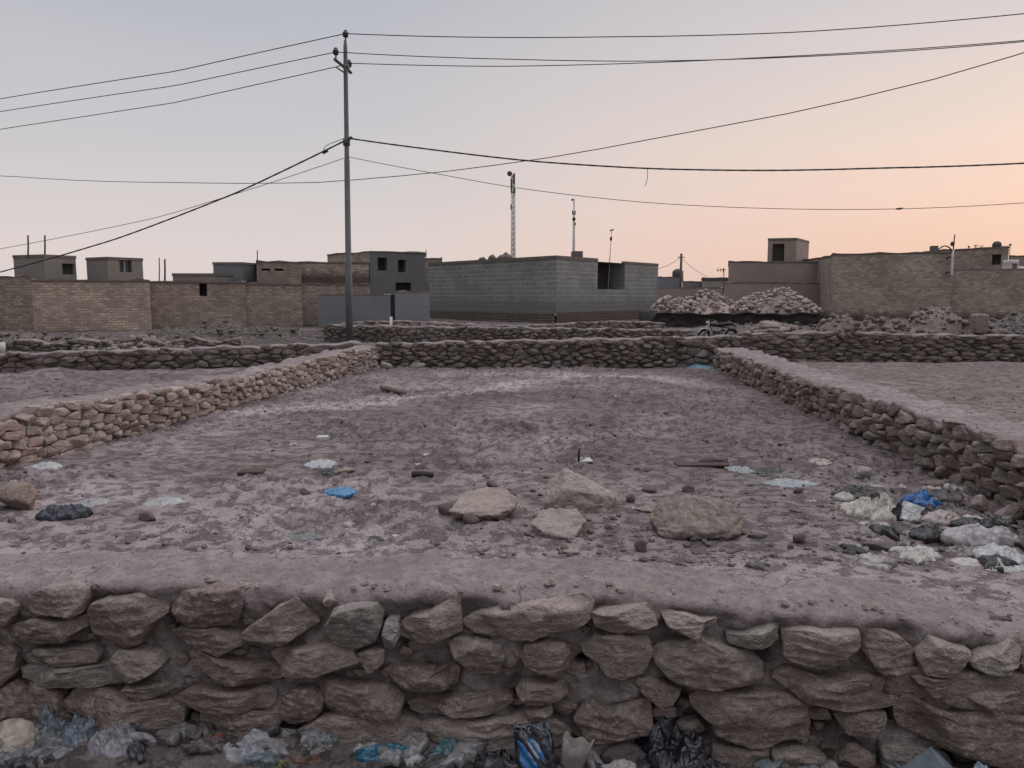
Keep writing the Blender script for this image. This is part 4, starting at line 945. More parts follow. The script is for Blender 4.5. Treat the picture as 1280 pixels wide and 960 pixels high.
p = gpz(723.5, 577); stick('iron_stake', 'short black iron stake standing upright in the mud', 'stake', p, p+np.array([.004, .01, .105]), .009, M_IRON)
p, q = gpz(478, 487), gpz(506, 494); stick('wooden_log', 'pale broken log end lying towards the far left of the plot', 'log', p+[0, 0, .045], q+[0, 0, .05], .045, M_WOOD, 12)
p, q = gpz(418, 594), gpz(442, 590); stick('pale_stick', 'short pale stick poking out of the small twisted black bag', 'stick', p+[0, 0, .02], q+[0, 0, .02], .014, M_WOOD)
p, q = gpz(516, 596), gpz(541, 597); stick('charred_stick', 'charred piece of wood lying near the middle of the plot', 'stick', p+[0, 0, .02], q+[0, 0, .02], .022, M_IRON)
# ------------------------------------------------------------------ rubbish at the foot of the near wall, colours darkened with the dim light there
def fp(px, py, off):      # a point off metres in front of the near wall's face
    F2 = Face(FW.A+FW.n*off, FW.B+FW.n*off); d = ray(px, py); t = (F2.A@F2.n)/(d[:2]@F2.n); return d*t+np.array([0, 0, H])
def heapbit(name, label, cat, px, py, wpx, hpx, c, seed, off=.10, dep=.8, fold=.6, dirt=.15, rough=.35, flat=.55, trans=0., slant=(0, .38), rot=0., lobes=.24):
    """centre (px, py), size in reference pixels; stands on the street litter"""
    p = fp(px, py, off); s = p[1]/FOC; w = wpx*s; h = hpx*s*.42; d = max(w*dep*.8, hpx*s*.95, .08)
    zb = max(zat(p[0], p[1])-.02, min(p[2]-h*.7, zat(p[0], p[1])+.06)); 
    v, f = crumple_v(seed, w, d, h*1.5, fold=fold, flat=flat, slant=slant, lobes=lobes)
    v[-84:, 2] = -.05                           # down to the ground it lies on
    o = mesh_np(name, v, f, film(c, rough, dirt, trans), loc=(p[0], p[1], zb), rotz=rot); return tag(o, label, cat)
B = heapbit
B('plastic_film', 'grey dirty film lining the bottom left of the rubbish strip', 'film', 40, 968, 150, 40, (.10,.10,.105), 51, .16, .6, .8, .3)
B('plastic_bag', 'blue-grey translucent bag creased against the wall foot at the left', 'bag', 62, 925, 56, 58, (.115,.125,.145), 52, .07, .6, .9, .1)
B('plastic_bag', 'pale blue bag bunched under the tan strip at the wall foot', 'bag', 98, 930, 52, 56, (.135,.165,.20), 53, .09, .7, .9, .05)
B('cloth_rag', 'dull grey cloth at the wall foot behind the loop-handled bag', 'rag', 228, 932, 84, 30, (.12,.112,.115), 55, .05, .5, .5, .2, rough=.9)
B('plastic_wrapper', 'green wrapper pushed under the wall left of the white crumpled paper', 'wrapper', 268, 922, 52, 16, (.045,.105,.075), 56, .04, .5, .6, .15)
B('plastic_wrapper', 'small yellow wrapper scrap between the green wrapper and the wall', 'wrapper', 303, 924, 26, 12, (.17,.14,.03), 57, .045, .5, .6, .15)
B('crumpled_paper', 'large white crumpled paper at the wall foot left of centre', 'paper', 316, 948, 92, 44, (.27,.27,.295), 58, .13, .6, 1.1, .05, rough=.8, slant=(0, .2))
B('plastic_wrapper', 'yellow-green wrapper under the white crumpled paper', 'wrapper', 346, 968, 48, 24, (.16,.14,.03), 59, .2, .5, .7, .1)
B('plastic_wrapper', 'red-brown wrapper right of the white crumpled paper', 'wrapper', 386, 962, 50, 24, (.13,.05,.035), 60, .16, .5, .7, .1)
B('plastic_film', 'clear crinkled film behind the red-brown wrapper', 'film', 398, 942, 58, 34, (.17,.16,.165), 61, .09, .6, 1.0, .1, rough=.2, lobes=.3)
B('plastic_packet', 'bright blue glossy packet lying along the wall foot', 'packet', 486, 957, 92, 34, (.012,.09,.15), 62, .12, .5, .35, .03, rough=.25, flat=.35)
B('plastic_bag', 'domed teal bag with a grey dusty face at the wall foot', 'bag', 560, 948, 62, 58, (.05,.125,.135), 63, .10, .8, .4, .35, flat=.4)
B('plastic_bag', 'black bag between the teal bag and the blue printed packet', 'bag', 616, 958, 72, 44, (.008,.008,.011), 64, .12, .7, .9, .02)
B('plastic_film', 'long dark film under the blue printed packet', 'film', 690, 972, 130, 36, (.03,.03,.036), 65, .18, .5, .9, .1)
B('cloth_rag', 'dark brown rag tucked under the light square stone', 'rag', 782, 938, 68, 26, (.070,.055,.052), 66, .05, .5, .5, .2, rough=.9)
B('plastic_loop', 'curved white plastic handle lying on the dark brown rag', 'handle', 776, 956, 54, 20, (.30,.275,.275), 67, .12, .4, .4, .1)
B('plastic_bag', 'large black bag stuffed into the hole low in the wall', 'bag', 842, 926, 92, 92, (.008,.009,.015), 68, .06, .5, .9, .02)
B('plastic_bag', 'dark bag spilling out below the hole in the wall', 'bag', 880, 962, 84, 40, (.012,.012,.017), 69, .14, .6, .9, .05)
B('plastic_film', 'brown muddy film at the foot of the wall right of the black bags', 'film', 960, 972, 100, 34, (.085,.070,.066), 70, .1, .5, .8, .4)
B('plastic_film', 'pinkish muddy film left of the blue-grey carton', 'film', 1108, 968, 62, 28, (.17,.14,.14), 71, .12, .5, .5, .2)
B('plastic_packet', 'small shiny blue and white packet at the lower right', 'packet', 1228, 962, 26, 24, (.20,.25,.33), 72, .10, .6, .8, .0, rough=.2)
B('plastic_film', 'black film under the overhanging stone at the lower right', 'film', 1210, 975, 110, 30, (.02,.018,.02), 73, .14, .5, .8, .1)
# beige bowl-shaped food tray
p = fp(12, 938, .17); s = p[1]/FOC
r0 = thing('food_tray', 'round beige food tray stained yellow, tipped up at the far left of the rubbish', 'tray', p)
o = MB().lathe([(.02, 0), (.09, .004), (.105, .03), (.118, .036), (.118, .030), (.108, .022), (.092, -.004), (.02, -.008)], n=36).build('bowl', mat_film('stained_foam', (.33, .28, .23, 1), .6, .2), r0, True)
MB().lathe([(.001, .006), (.03, .0075), (.052, .007), (.055, .005)], n=24).build('food_stain', mat_plain('yellow_residue', C(.20, .14, .03), .6, .3, 20), r0, True)
r0.rotation_euler = (.75, .25, 0)
# tan strip hanging over a stone
pts = [fp(118, 872, .075), fp(116, 884, .085), fp(121, 897, .08), fp(123, 912, .06), fp(124, 925, .07)]
tag(MB().tube(pts, [.007, .010, .009, .011, .006], 7).build('plastic_strip', mat_film('tan_strip', (.17, .145, .135, 1), .5, .2), smooth=True), 'twisted tan plastic strip hanging down over a stone near the left', 'strip')
# carrier bag with a loop handle
p = fp(150, 945, .13); rt = thing('carrier_bag', 'pale grey carrier bag with a wide loop handle in the rubbish strip', 'bag', (p[0], p[1], STREET+.03))
mb_ = film((.20, .19, .205), .4, .15)
v, f = crumple_v(54, .26, .16, .15, fold=.5); mesh_np('body', v, f, mb_, rt)
def ribbon(pts, w, th=.006):
    m = MB(); n = len(pts); pts = [np.array(q) for q in pts]
    V = []
    for i, q in enumerate(pts):
        t = pts[min(i+1, n-1)]-pts[max(i-1, 0)]; t /= np.linalg.norm(t); sd = np.cross(t, np.array([0, -1, .35])); sd /= np.linalg.norm(sd); nn = np.cross(sd, t)
        ww = w[i] if hasattr(w, '__len__') else w
        V += [q-sd*ww/2-nn*th/2, q+sd*ww/2-nn*th/2, q+sd*ww/2+nn*th/2, q-sd*ww/2+nn*th/2]
    F = []
    for i in range(n-1):
        for k in range(4): F.append((i*4+k, i*4+(k+1) % 4, i*4+4+(k+1) % 4, i*4+4+k))
    F += [(3, 2, 1, 0), ((n-1)*4, (n-1)*4+1, (n-1)*4+2, (n-1)*4+3)]
    return m.add(V, F)
h1 = [fp(141, y, .15-.01*k) for k, y in enumerate((968, 955, 942, 930, 919))]
h2 = [fp(x, y, .14) for x, y in ((152, 926), (166, 921), (180, 922), (190, 928), (189, 938), (180, 948), (170, 958), (164, 970))]
def smooth_pts(pts, k=4):
    pts = np.array(pts); n = len(pts); t = np.linspace(0, n-1, (n-1)*k+1); out = []
    for u in t:
        i = min(int(u), n-2); f_ = u-i; p0, p1, p2_, p3 = pts[max(i-1, 0)], pts[i], pts[i+1], pts[min(i+2, n-1)]
        out.append(.5*((2*p1)+(-p0+p2_)*f_+(2*p0-5*p1+4*p2_-p3)*f_*f_+(-p0+3*p1-3*p2_+p3)*f_**3))
    return out
for q, w in ((h1, .060), (h2, .036)):
    o = ribbon(smooth_pts(local(rt, q)), w).build('handle', mb_, rt, True)
# printed packet: blue field, dark border with pale swirls
p = fp(668, 936, .12); rt = thing('printed_packet', 'blue printed packet with a dark patterned border standing at the wall foot', 'packet', p)
rt.rotation_euler = (math.radians(-28), math.radians(-12), math.radians(-8))
M_PKD = mat_film('packet_border', (.016, .017, .026, 1), .3, .05); M_PKB = mat_film('packet_blue', (.02, .12, .30, 1), .3, .02); M_PKW = mat_film('packet_pale', (.24, .28, .33, 1), .3, .05)
def pillow(w, h, t, n=14):
    V, F = [], []
    for sgn in (1, -1):
        for j in range(n+1):
            for i in range(n+1):
                u, v_ = i/n*2-1, j/n*2-1; e = (1-u**4)*(1-v_**4)
                V.append((u*w/2*(1-.05*v_*v_), -sgn*(t/2*e**.6+.0015)+.006*math.sin(u*7+v_*5), v_*h/2*(1-.05*u*u)))
    m = (n+1)**2
    for j in range(n):
        for i in range(n):
            a = j*(n+1)+i; F.append((a, a+1, a+n+2, a+n+1)); a += m; F.append((a, a+n+1, a+n+2, a+1))
    return V, F
MB().add(*pillow(.155, .19, .045)).build('packet_body', M_PKD, rt, True)
V, F = pillow(.105, .12, .03); V = [(x-.012, y-.010, z-.016) for x, y, z in V]; MB().add(V, F).build('blue_panel', M_PKB, rt, True)
V, F = pillow(.052, .07, .02); V = [(x+.004, y-.018, z-.004) for x, y, z in V]; MB().add(V, F).build('pale_blotch', M_PKW, rt, True)
m = MB()
for k in range(5):
    c_ = np.array([-.058+.028*k, -.017, .080-.006*k]); m.tube([c_+np.array([.010*math.cos(a), -.003, .010*math.sin(a)]) for a in np.linspace(0, 5.2, 12)], .0016, 5)
m.tube([(-.07, -.015, .085), (.0, -.022, .088), (.068, -.015, .050), (.07, -.015, .0)], .0014, 5)
m.build('border_swirls', M_PKW, rt, True)
# torn paper cup
p = fp(714, 938, .10); rt = thing('paper_cup', 'torn beige paper cup standing open beside the blue printed packet', 'cup', (p[0], p[1], p[2]-.07))
rt.rotation_euler = (.2, .15, .3)
V, F = [], []; n = 28
for ring, (r, z) in enumerate(((.040, 0), (.048, .07), (.055, .135), (.051, .133), (.037, .006))):
    for k in range(n):
        a = 2*PI*k/n; tear = (.035*max(0, math.sin(a*1.0+.6))**2+.012*math.sin(a*5)) if ring in (2, 3) else 0
        V.append((r*math.cos(a)*1.15, r*math.sin(a)*.8, z-tear))
for j in range(4):
    for k in range(n): F.append((j*n+k, j*n+(k+1) % n, (j+1)*n+(k+1) % n, (j+1)*n+k))
F.append(tuple(4*n+k for k in range(n)))
MB().add(V, F).build('cup_wall', mat_plain('beige_paper', C(.29, .25, .235), .8, .2, 20), rt, True)
# carton corner
p = fp(1166, 972, .10); rt = thing('crushed_carton', 'blue-grey carton with one corner pointing up at the lower right', 'carton', p)
rt.rotation_euler = (.3, .75, .25)
MB().box(-.075, -.05, -.075, .075, .05, .075).build('box', mat_plain('blue_grey_card', C(.15, .18, .20), .7, .3, 12, .2, .2), rt, bevel=.006)
MB().box(-.071, -.0535, .030, .071, -.0505, .060).build('printed_band', mat_plain('blue_print', C(.06, .13, .22), .6, .3, 12), rt)
# bits of rubbish too small to count
def reg_street(rng):
    u = rng.uniform(-.3, FW.L+.3); d = rng.uniform(.02, .75); w = FW.w([[u, 0, d]])[0]; return w[0], w[1]
def scraps(name, n, seed, mat, size):
    rng = np.random.RandomState(seed); parts = []
    for k in range(n):
        x, y = reg_street(rng); s = rng.uniform(*size); v, f = crumple_v(seed*1000+k, s, s*rng.uniform(.4, 1), s*rng.uniform(.05, .14), nr=9, na=36, fold=1.1, lobes=.95); a_ = rng.uniform(0, 6.3); v = np.stack([v[:,0]*math.cos(a_)-v[:,1]*math.sin(a_), v[:,0]*math.sin(a_)+v[:,1]*math.cos(a_), v[:,2]+v[:,0]*rng.uniform(-.3, .3)], 1)
        v[:,2] += s*.09*np.abs(np.sin(v[:,0]/s*rng.uniform(3, 8)+rng.uniform(0, 3)))*np.clip(v[:,2]*400, 0, 1); parts.append((v+np.array([x, y, zat(x, y)+.03*rng.uniform()-.01]), f))
    v, f = merge(parts); return tag(mesh_np(name, v, f, mat), kind='stuff')
for sd_, n_, c_, sz in ((3, 60, (.035, .034, .038), (.07, .22)), (4, 46, (.20, .19, .195), (.06, .24)), (5, 16, (.015, .07, .13), (.04, .12)), (6, 34, (.085, .073, .07), (.06, .20)),
        (7, 14, (.06, .15, .11), (.04, .10)), (8, 16, (.22, .18, .05), (.03, .09)), (9, 14, (.19, .06, .045), (.03, .09)), (10, 26, (.30, .295, .305), (.04, .16)), (11, 18, (.12, .155, .17), (.06, .2))):
    scraps('litter_scraps', n_, sd_, film(c_, .42, .25), sz)
def reg_heap(rng):
    p = gpz(rng.uniform(1050, 1300), rng.uniform(604, 712))
    return (p[0], p[1]) if (p[0]-1.2)*1.0 > 0 else (None, None)
def reg_plot(rng):
    p = gp(rng.uniform(-20, 1290), 462+250*rng.uniform()**.8)
    if seg_side(LA, LB, p[0], p[1]) < .1 or -seg_side(RB, RA, p[0], p[1]) < .1: return None, None
    return p[0], p[1]
def scraps2(name, n, seed, mat, size, reg):
    rng = np.random.RandomState(seed); parts = []
    while len(parts) < n:
        x, y = reg(rng)
        if x is None: continue
        s = rng.uniform(*size); v, f = crumple_v(seed*777+len(parts), s, s*rng.uniform(.35, 1), s*rng.uniform(.08, .22), nr=8, na=32, fold=1.1, lobes=.95)
        a_ = rng.uniform(0, 6.3); v[:,2] += s*.09*np.abs(np.sin(v[:,0]/s*rng.uniform(3, 8)+rng.uniform(0, 3)))*np.clip(v[:,2]*400, 0, 1); v = np.stack([v[:,0]*math.cos(a_)-v[:,1]*math.sin(a_), v[:,0]*math.sin(a_)+v[:,1]*math.cos(a_), v[:,2]], 1); parts.append((v+np.array([x, y, zat(x, y)]), f))
    v, f = merge(parts); return tag(mesh_np(name, v, f, mat), kind='stuff')
scraps2('litter_scraps', 22, 21, film(BLACK, .4, .3), (.06, .24), reg_heap)
scraps2('litter_scraps', 46, 22, film((.36, .325, .31), .45, .35), (.05, .20), reg_heap)
scraps2('litter_scraps', 16, 25, film((.20, .165, .155), .5, .35), (.06, .2), reg_heap)
scraps2('litter_scraps', 34, 23, film((.42, .40, .385), .5, .4), (.02, .09), reg_plot)
scraps2('litter_scraps', 26, 24, film((.05, .045, .045), .5, .4), (.03, .12), reg_plot)
# ================================================================== houses
WARM = .0
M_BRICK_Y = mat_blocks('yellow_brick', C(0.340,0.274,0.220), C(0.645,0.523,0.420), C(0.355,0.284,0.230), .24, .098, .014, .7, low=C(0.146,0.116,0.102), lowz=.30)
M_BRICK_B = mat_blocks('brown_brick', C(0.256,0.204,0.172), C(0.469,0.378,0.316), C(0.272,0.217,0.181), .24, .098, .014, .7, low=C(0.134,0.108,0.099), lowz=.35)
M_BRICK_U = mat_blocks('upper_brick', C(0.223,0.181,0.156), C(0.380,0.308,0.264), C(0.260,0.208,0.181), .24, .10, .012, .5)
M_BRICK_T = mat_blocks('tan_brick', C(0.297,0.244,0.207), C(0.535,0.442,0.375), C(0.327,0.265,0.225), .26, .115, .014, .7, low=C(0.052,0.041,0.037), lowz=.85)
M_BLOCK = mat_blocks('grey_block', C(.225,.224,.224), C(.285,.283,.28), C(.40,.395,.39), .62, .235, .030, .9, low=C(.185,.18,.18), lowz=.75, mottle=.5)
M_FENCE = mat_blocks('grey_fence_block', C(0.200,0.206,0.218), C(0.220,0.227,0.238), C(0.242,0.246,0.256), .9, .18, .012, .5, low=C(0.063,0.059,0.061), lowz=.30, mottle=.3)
M_GREYREN = mat_blocks('grey_render', C(.145,.147,.147), C(.155,.157,.157), C(.135,.137,.137), 3.0, 1.2, .004, .2, mottle=.45)
M_BLUEREN = mat_blocks('blue_grey_render', C(0.190,0.198,0.209), C(0.201,0.209,0.221), C(0.172,0.179,0.190), .55, .25, .010, .2, mottle=.3)
M_BROWNREN = mat_blocks('brown_render', C(0.299,0.244,0.212), C(0.314,0.257,0.222), C(0.278,0.229,0.197), 4.0, 1.5, .004, .3, mottle=.35)
M_CONCB = mat_blocks('concrete_block_room', C(0.260,0.235,0.217), C(0.278,0.253,0.236), C(0.222,0.200,0.186), .4, .2, .010, .4, mottle=.35)
M_FOOT = mat_blocks('rubble_footing', C(.18,.155,.135), C(.235,.205,.175), C(.075,.063,.056), .30, .13, .030, 1., mottle=.6)
M_REDFOOT = mat_blocks('reddish_footing', C(.150,.105,.092), C(.175,.128,.110), C(.09,.07,.064), .34, .15, .02, .6, low=C(.085,.066,.06), lowz=.35)
M_COPE = mat_plain('cement_coping', C(.170,.145,.130), .9, .3, 3, .2, .4)
M_DARK = mat_plain('dark_interior', C(.045, .039, .037), .9, .2, 2)  # dark of the openings, colour lifted slightly for distant haze
M_GLASS = mat_plain('dusty_pane', C(.05, .055, .06), .25, .3, 2, .5, .05)
M_PALE = mat_plain('pale_lining', C(.30, .32, .34), .6, .2, 4)
M_ROOF = mat_plain('mud_roof', C(.16, .13, .11), .95, .3, 2)
def quadwall(A, B, z0, z1, holes=(), rev=.22, uoff=0.0):
    """a vertical face from A to B (seen left to right), holes (u0, v0, u1, v1) in metres (v from z0), with reveals. verts, faces, uvs"""
    F = Face(A, B); us = sorted({0., F.L, *[h[0] for h in holes], *[h[2] for h in holes]}); vs = sorted({0., z1-z0, *[h[1] for h in holes], *[h[3] for h in holes]})
    V, f, uv = [], [], []
    def quad(pts):
        b = len(V)
        for u, v, d in pts: V.append((u, v+z0, d)); uv.append((u+uoff+d, v))
        f.append((b, b+1, b+2, b+3))
    for i in range(len(us)-1):
        for j in range(len(vs)-1):
            um, vm = (us[i]+us[i+1])/2, (vs[j]+vs[j+1])/2
            if any(h[0] < um < h[2] and h[1] < vm < h[3] for h in holes): continue
            quad([(us[i], vs[j], 0), (us[i+1], vs[j], 0), (us[i+1], vs[j+1], 0), (us[i], vs[j+1], 0)])
    for h in holes:
        a, b, c, d = h
        quad([(a, b, 0), (a, d, 0), (a, d, -rev), (a, b, -rev)]); quad([(c, b, -rev), (c, d, -rev), (c, d, 0), (c, b, 0)])
        quad([(a, d, 0), (c, d, 0), (c, d, -rev), (a, d, -rev)]); quad([(a, b, -rev), (c, b, -rev), (c, b, 0), (a, b, 0)])
    return F, np.array(V), f, uv
def wall_part(root, name, A, B, z0, z1, mat, holes=(), rev=.22, win=None, winname='window', bars=False):
    F, V, f, uv = quadwall(A, B, z0, z1, holes, rev)
    o = mesh_np(name, local(root, F.w(V)), f, mat, root, False, uv=uv)
    for h in holes:
        q = F.w([(h[0], h[1]+z0, -rev+.005), (h[2], h[1]+z0, -rev+.005), (h[2], h[3]+z0, -rev+.005), (h[0], h[3]+z0, -rev+.005),
                 (h[0], h[1]+z0, -rev-.03), (h[2], h[1]+z0, -rev-.03), (h[2], h[3]+z0, -rev-.03), (h[0], h[3]+z0, -rev-.03)])
        w = MB().add(local(root, q), [(0,1,2,3), (7,6,5,4), (0,4,5,1), (1,5,6,2), (2,6,7,3), (3,7,4,0)]).build(winname, win or M_DARK, root)
        if bars:
            m = MB(); W_, H_ = h[2]-h[0], h[3]-h[1]
            for k in (.33, .66): p_ = F.w([(h[0]+W_*k, h[1]+z0, -rev+.03), (h[0]+W_*k, h[3]+z0, -rev+.03)]); m.tube(local(root, p_), .03, 4)
            p_ = F.w([(h[0], h[1]+z0+H_*.5, -rev+.03), (h[2], h[1]+z0+H_*.5, -rev+.03)]); m.tube(local(root, p_), .03, 4)
            m.build('window_bars', M_IRON, w)
    return o
def prism(root, name, pts, z0, z1, mat, holes=None, roof=True, cope=True, rev=.22, win=None, coping_h=.07, bars=False, skip=()):
    """closed building block: pts = plan corners, counter-clockwise from above; holes {edge: [...]}"""
    n = len(pts); Vs, Fs, UV, b = [], [], [], 0
    for i in range(n):
        if i in skip: continue
        hs = (holes or {}).get(i, ())
        F, V, f, uv = quadwall(pts[i], pts[(i+1) % n], z0, z1, hs, rev, i*.37)
        Vs.append(F.w(V)); Fs += [tuple(q+b for q in t) for t in f]; UV += uv; b += len(V)
    o = mesh_np(name, local(root, np.concatenate(Vs)), Fs, mat, root, False, uv=UV)
    for i in range(n):
        for h in (holes or {}).get(i, ()):
            F = Face(pts[i], pts[(i+1) % n]); z = lambda v: v+z0
            q = F.w([(h[0], z(h[1]), -rev+.005), (h[2], z(h[1]), -rev+.005), (h[2], z(h[3]), -rev+.005), (h[0], z(h[3]), -rev+.005),
                     (h[0], z(h[1]), -rev-.03), (h[2], z(h[1]), -rev-.03), (h[2], z(h[3]), -rev-.03), (h[0], z(h[3]), -rev-.03)])
            w = MB().add(local(root, q), [(0,1,2,3), (7,6,5,4), (0,4,5,1), (1,5,6,2), (2,6,7,3), (3,7,4,0)]).build('window', win or M_DARK, root)
            if bars:
                m = MB(); W_, H_ = h[2]-h[0], h[3]-h[1]
                for k in (.33, .66): m.tube(local(root, F.w([(h[0]+W_*k, z(h[1]), -rev+.03), (h[0]+W_*k, z(h[3]), -rev+.03)])), .03, 4)
                m.tube(local(root, F.w([(h[0], z((h[1]+h[3])/2), -rev+.03), (h[2], z((h[1]+h[3])/2), -rev+.03)])), .03, 4)
                m.build('window_bars', M_IRON, w)
    P = np.array(pts); c = P.mean(0)
    if roof:
        q = [(x, y, z1-.10) for x, y in c+(P-c)*.995]
        MB().add(local(root, q), [tuple(range(n))]).build('roof', M_ROOF, root)
    if cope:                                        # parapet coping: a ring a few centimetres proud of the wall
        po, pi = c+(P-c)*(1+.05/np.linalg.norm(P-c, axis=1))[:, None], c+(P-c)*(1-.28/np.linalg.norm(P-c, axis=1))[:, None]
        rng = random.Random(int(abs(c[0])*97)); po2, pi2 = [], []
        for k in range(n):                           # laid by hand: short pieces, uneven heights
            m_n = max(1, int(np.linalg.norm(po[(k+1) % n]-po[k])/.45))
            for j in range(m_n): po2.append(po[k]+(po[(k+1) % n]-po[k])*j/m_n); pi2.append(pi[k]+(pi[(k+1) % n]-pi[k])*j/m_n)
        N_ = len(po2); hh = [coping_h*rng.uniform(.45, 1.35)+(.06 if rng.random() < .06 else 0) for _ in range(N_)]
        V = [(x, y, z1+.003) for x, y in po2]+[(x, y, z1+hh[k]) for k, (x, y) in enumerate(po2)]+[(x, y, z1+hh[k]) for k, (x, y) in enumerate(pi2)]+[(x, y, z1-.09) for x, y in pi2]
        f = []
        for r in range(4):
            for k in range(N_): f.append((r*N_+k, r*N_+(k+1) % N_, ((r+1) % 4)*N_+(k+1) % N_, ((r+1) % 4)*N_+k))
        MB().add(local(root, V), f).build('coping', M_COPE, root)
    return o
def xy(px, Y, py=370): return at(px, py, Y)[:2]
def zz(py, Y, px=640): return float(at(px, py, Y)[2])
def deep(A, B, d):    # plan corners of a block whose front runs A->B (seen left to right), d metres deep
    A, B = np.array(A), np.array(B); k = 1+d/np.linalg.norm((A+B)/2)       # the sides run straight back from the road
    return [A, B, B*k, A*k]
def house(name, label, c): return thing(name, label, 'house', (c[0], c[1], 0))
Z0 = -.35
# -- left yellow brick house with two roof rooms
A, B = xy(40, 30.), xy(187.5, 31.6)
h1 = house('brick_house', 'yellow brick house at the far left with two small concrete rooms on its roof', A)
prism(h1, 'wall', deep(A, B, 7), Z0, zz(351.5, 30.4), M_BRICK_Y)
A2 = xy(-120, 33.0); F_ = deep(A2, A, 6); prism(h1, 'side_wall', F_, Z0, zz(347.5, 31.), M_BRICK_B)  # darker brick: the shade on this turned-away face is in its colour
def roofroom(root, px0, px1, pc, Y, py1, pyb, mat, holes=None, win=None, bars=False, dep=2.4, side='r'):
    """box room on a roof; pc = pixel of the visible corner"""
    A_, B_ = xy(px0, Y+(.0 if side == 'r' else .8)), xy(pc, Y)
    n_ = xy(px1, Y+1.4)
    pts = [A_, B_, n_, np.array(A_)+(np.array(n_)-np.array(B_))]
    r = bpy.data.objects.new('roof_room', None); col.objects.link(r); r.parent = root
    W = (root.location.x, root.location.y, 0)
    class Q: pass
    q = Q(); q.location = root.location; q.rotation_euler = root.rotation_euler
    prism2(r, root, pts, zz(pyb, Y), zz(py1, Y), mat, holes, win, bars); return r
def prism2(r, root, pts, z0, z1, mat, holes, win, bars):
    # parts of the room hang under the roof_room part; coordinates are the house's own
    class Proxy: location = root.location; rotation_euler = root.rotation_euler
    n = len(pts); Vs, Fs, UV, b = [], [], [], 0
    for i in range(n):
        F, V, f, uv = quadwall(pts[i], pts[(i+1) % n], z0, z1, (holes or {}).get(i, ()), .18, i*.3)
        Vs.append(F.w(V)); Fs += [tuple(q+b for q in t) for t in f]; UV += uv; b += len(V)
    P = np.array(pts); 
    Vs.append(np.array([(x, y, z1) for x, y in P])); Fs.append(tuple(b+k for k in range(n))); UV += [(0, 0)]*n
    mesh_np('room_wall', local(Proxy, np.concatenate(Vs)), Fs, mat, r, False, uv=UV)
    c = P.mean(0); po = c+(P-c)*(1+.035/np.linalg.norm(P-c, axis=1))[:, None]
    V = [(x, y, z1+.003) for x, y in po]+[(x, y, z1+.13) for x, y in po]
    MB().add(local(Proxy, V), [tuple(range(n))[::-1], tuple(range(n, 2*n))]+[(k, (k+1) % n, n+(k+1) % n, n+k) for k in range(n)]).build('room_roof', M_COPE, r)
    for i in range(n):
        for h in (holes or {}).get(i, ()):
            F = Face(pts[i], pts[(i+1) % n]); d0, d1 = -.175, -.21
            q = F.w([(h[0], h[1]+z0, d0), (h[2], h[1]+z0, d0), (h[2], h[3]+z0, d0), (h[0], h[3]+z0, d0), (h[0], h[1]+z0, d1), (h[2], h[1]+z0, d1), (h[2], h[3]+z0, d1), (h[0], h[3]+z0, d1)])
            MB().add(local(Proxy, q), [(0,1,2,3), (7,6,5,4), (0,4,5,1), (1,5,6,2), (2,6,7,3), (3,7,4,0)]).build('window', win or M_DARK, r)
            if bars:
                q = F.w([((h[0]+h[2])/2, h[1]+z0, d0+.04), ((h[0]+h[2])/2, h[3]+z0, d0+.04)]); MB().tube(local(Proxy, q), .05, 4).build('window_post', M_PALE, r)
roofroom(h1, 20, 97.5, 58, 35, 321.5, 352, M_CONCB, {1: [(.85, .35, 1.45, .85)]}, side='l')
roofroom(h1, 110.5, 180.5, 137, 36, 324.5, 353, M_CONCB, {1: [(.55, .5, 1.15, 1.1)]}, M_GLASS, True, side='l')
# -- second brick house
A, B = xy(185.5, 32.3), xy(307, 34.2)
h2 = house('brick_house', 'brown brick house second from the left with a narrow slot in its parapet', A)
sc2 = pxs(33.3)
prism(h2, 'wall', deep(A, B, 6), Z0, zz(353.5, 33.), M_BRICK_B, {0: [(2.00, zz(370, 33.3)-Z0, 2.32, zz(353.5, 33.)-Z0-.02)]}, rev=.5)
roofroom(h2, 217, 300, 270, 37, 345, 356, M_CONCB)
# -- third: lower brick front, grey block room and low dark concrete storey above
A, B = xy(304.5, 34.25), xy(377.5, 35.2)
h3 = house('brick_house', 'brown brick house with a blue-grey roof room and a dark concrete upper storey', A)
prism(h3, 'wall', deep(A, B, 5), Z0, zz(356, 34.6), M_BRICK_B)
prism(h3, 'upper_wall', deep(xy(322, 36.5), xy(377.5, 37.4), 4), zz(360, 36.5), zz(328, 37), M_BRICK_U, {0: [(.22, zz(338.6, 36.9)-zz(360, 36.5), .62, zz(336, 36.9)-zz(360, 36.5)), (.82, zz(338.6, 36.9)-zz(360, 36.5), 1.22, zz(335.5, 36.9)-zz(360, 36.5))]}, rev=.3)
roofroom(h3, 268, 325, 305, 38, 331, 360, M_BLUEREN)
# -- fourth: stepped brick house with a grey rendered front
A, B, Cc = xy(375, 35.9), xy(463, 37.5), None
h4 = house('brick_house', 'two-storey house with brick sides and a dark grey rendered front with two upper windows', A)
prism(h4, 'wall', deep(A, B, 4), Z0, zz(356, 36.8), M_BRICK_B)
prism(h4, 'middle_wall', deep(xy(375.5, 37.5), xy(462, 38.6), 4), zz(360, 37), zz(329, 38), M_BRICK_T)
P0, P1_, P2_ = xy(410.5, 41.5), xy(463, 38.8), xy(532, 40.6)
W2 = np.linalg.norm(np.array(P2_)-np.array(P1_)); zb = zz(372, 39.5); sx = W2/69.
u = lambda px: (px-463)*sx
v_ = lambda py: zz(py, 39.6)-zb
prism(h4, 'upper_brick_wall', [P0, P1_, np.array(P1_)+[.4, 3.], np.array(P0)+[.4, 3]], zb, zz(316.5, 39.5), M_BRICK_T)
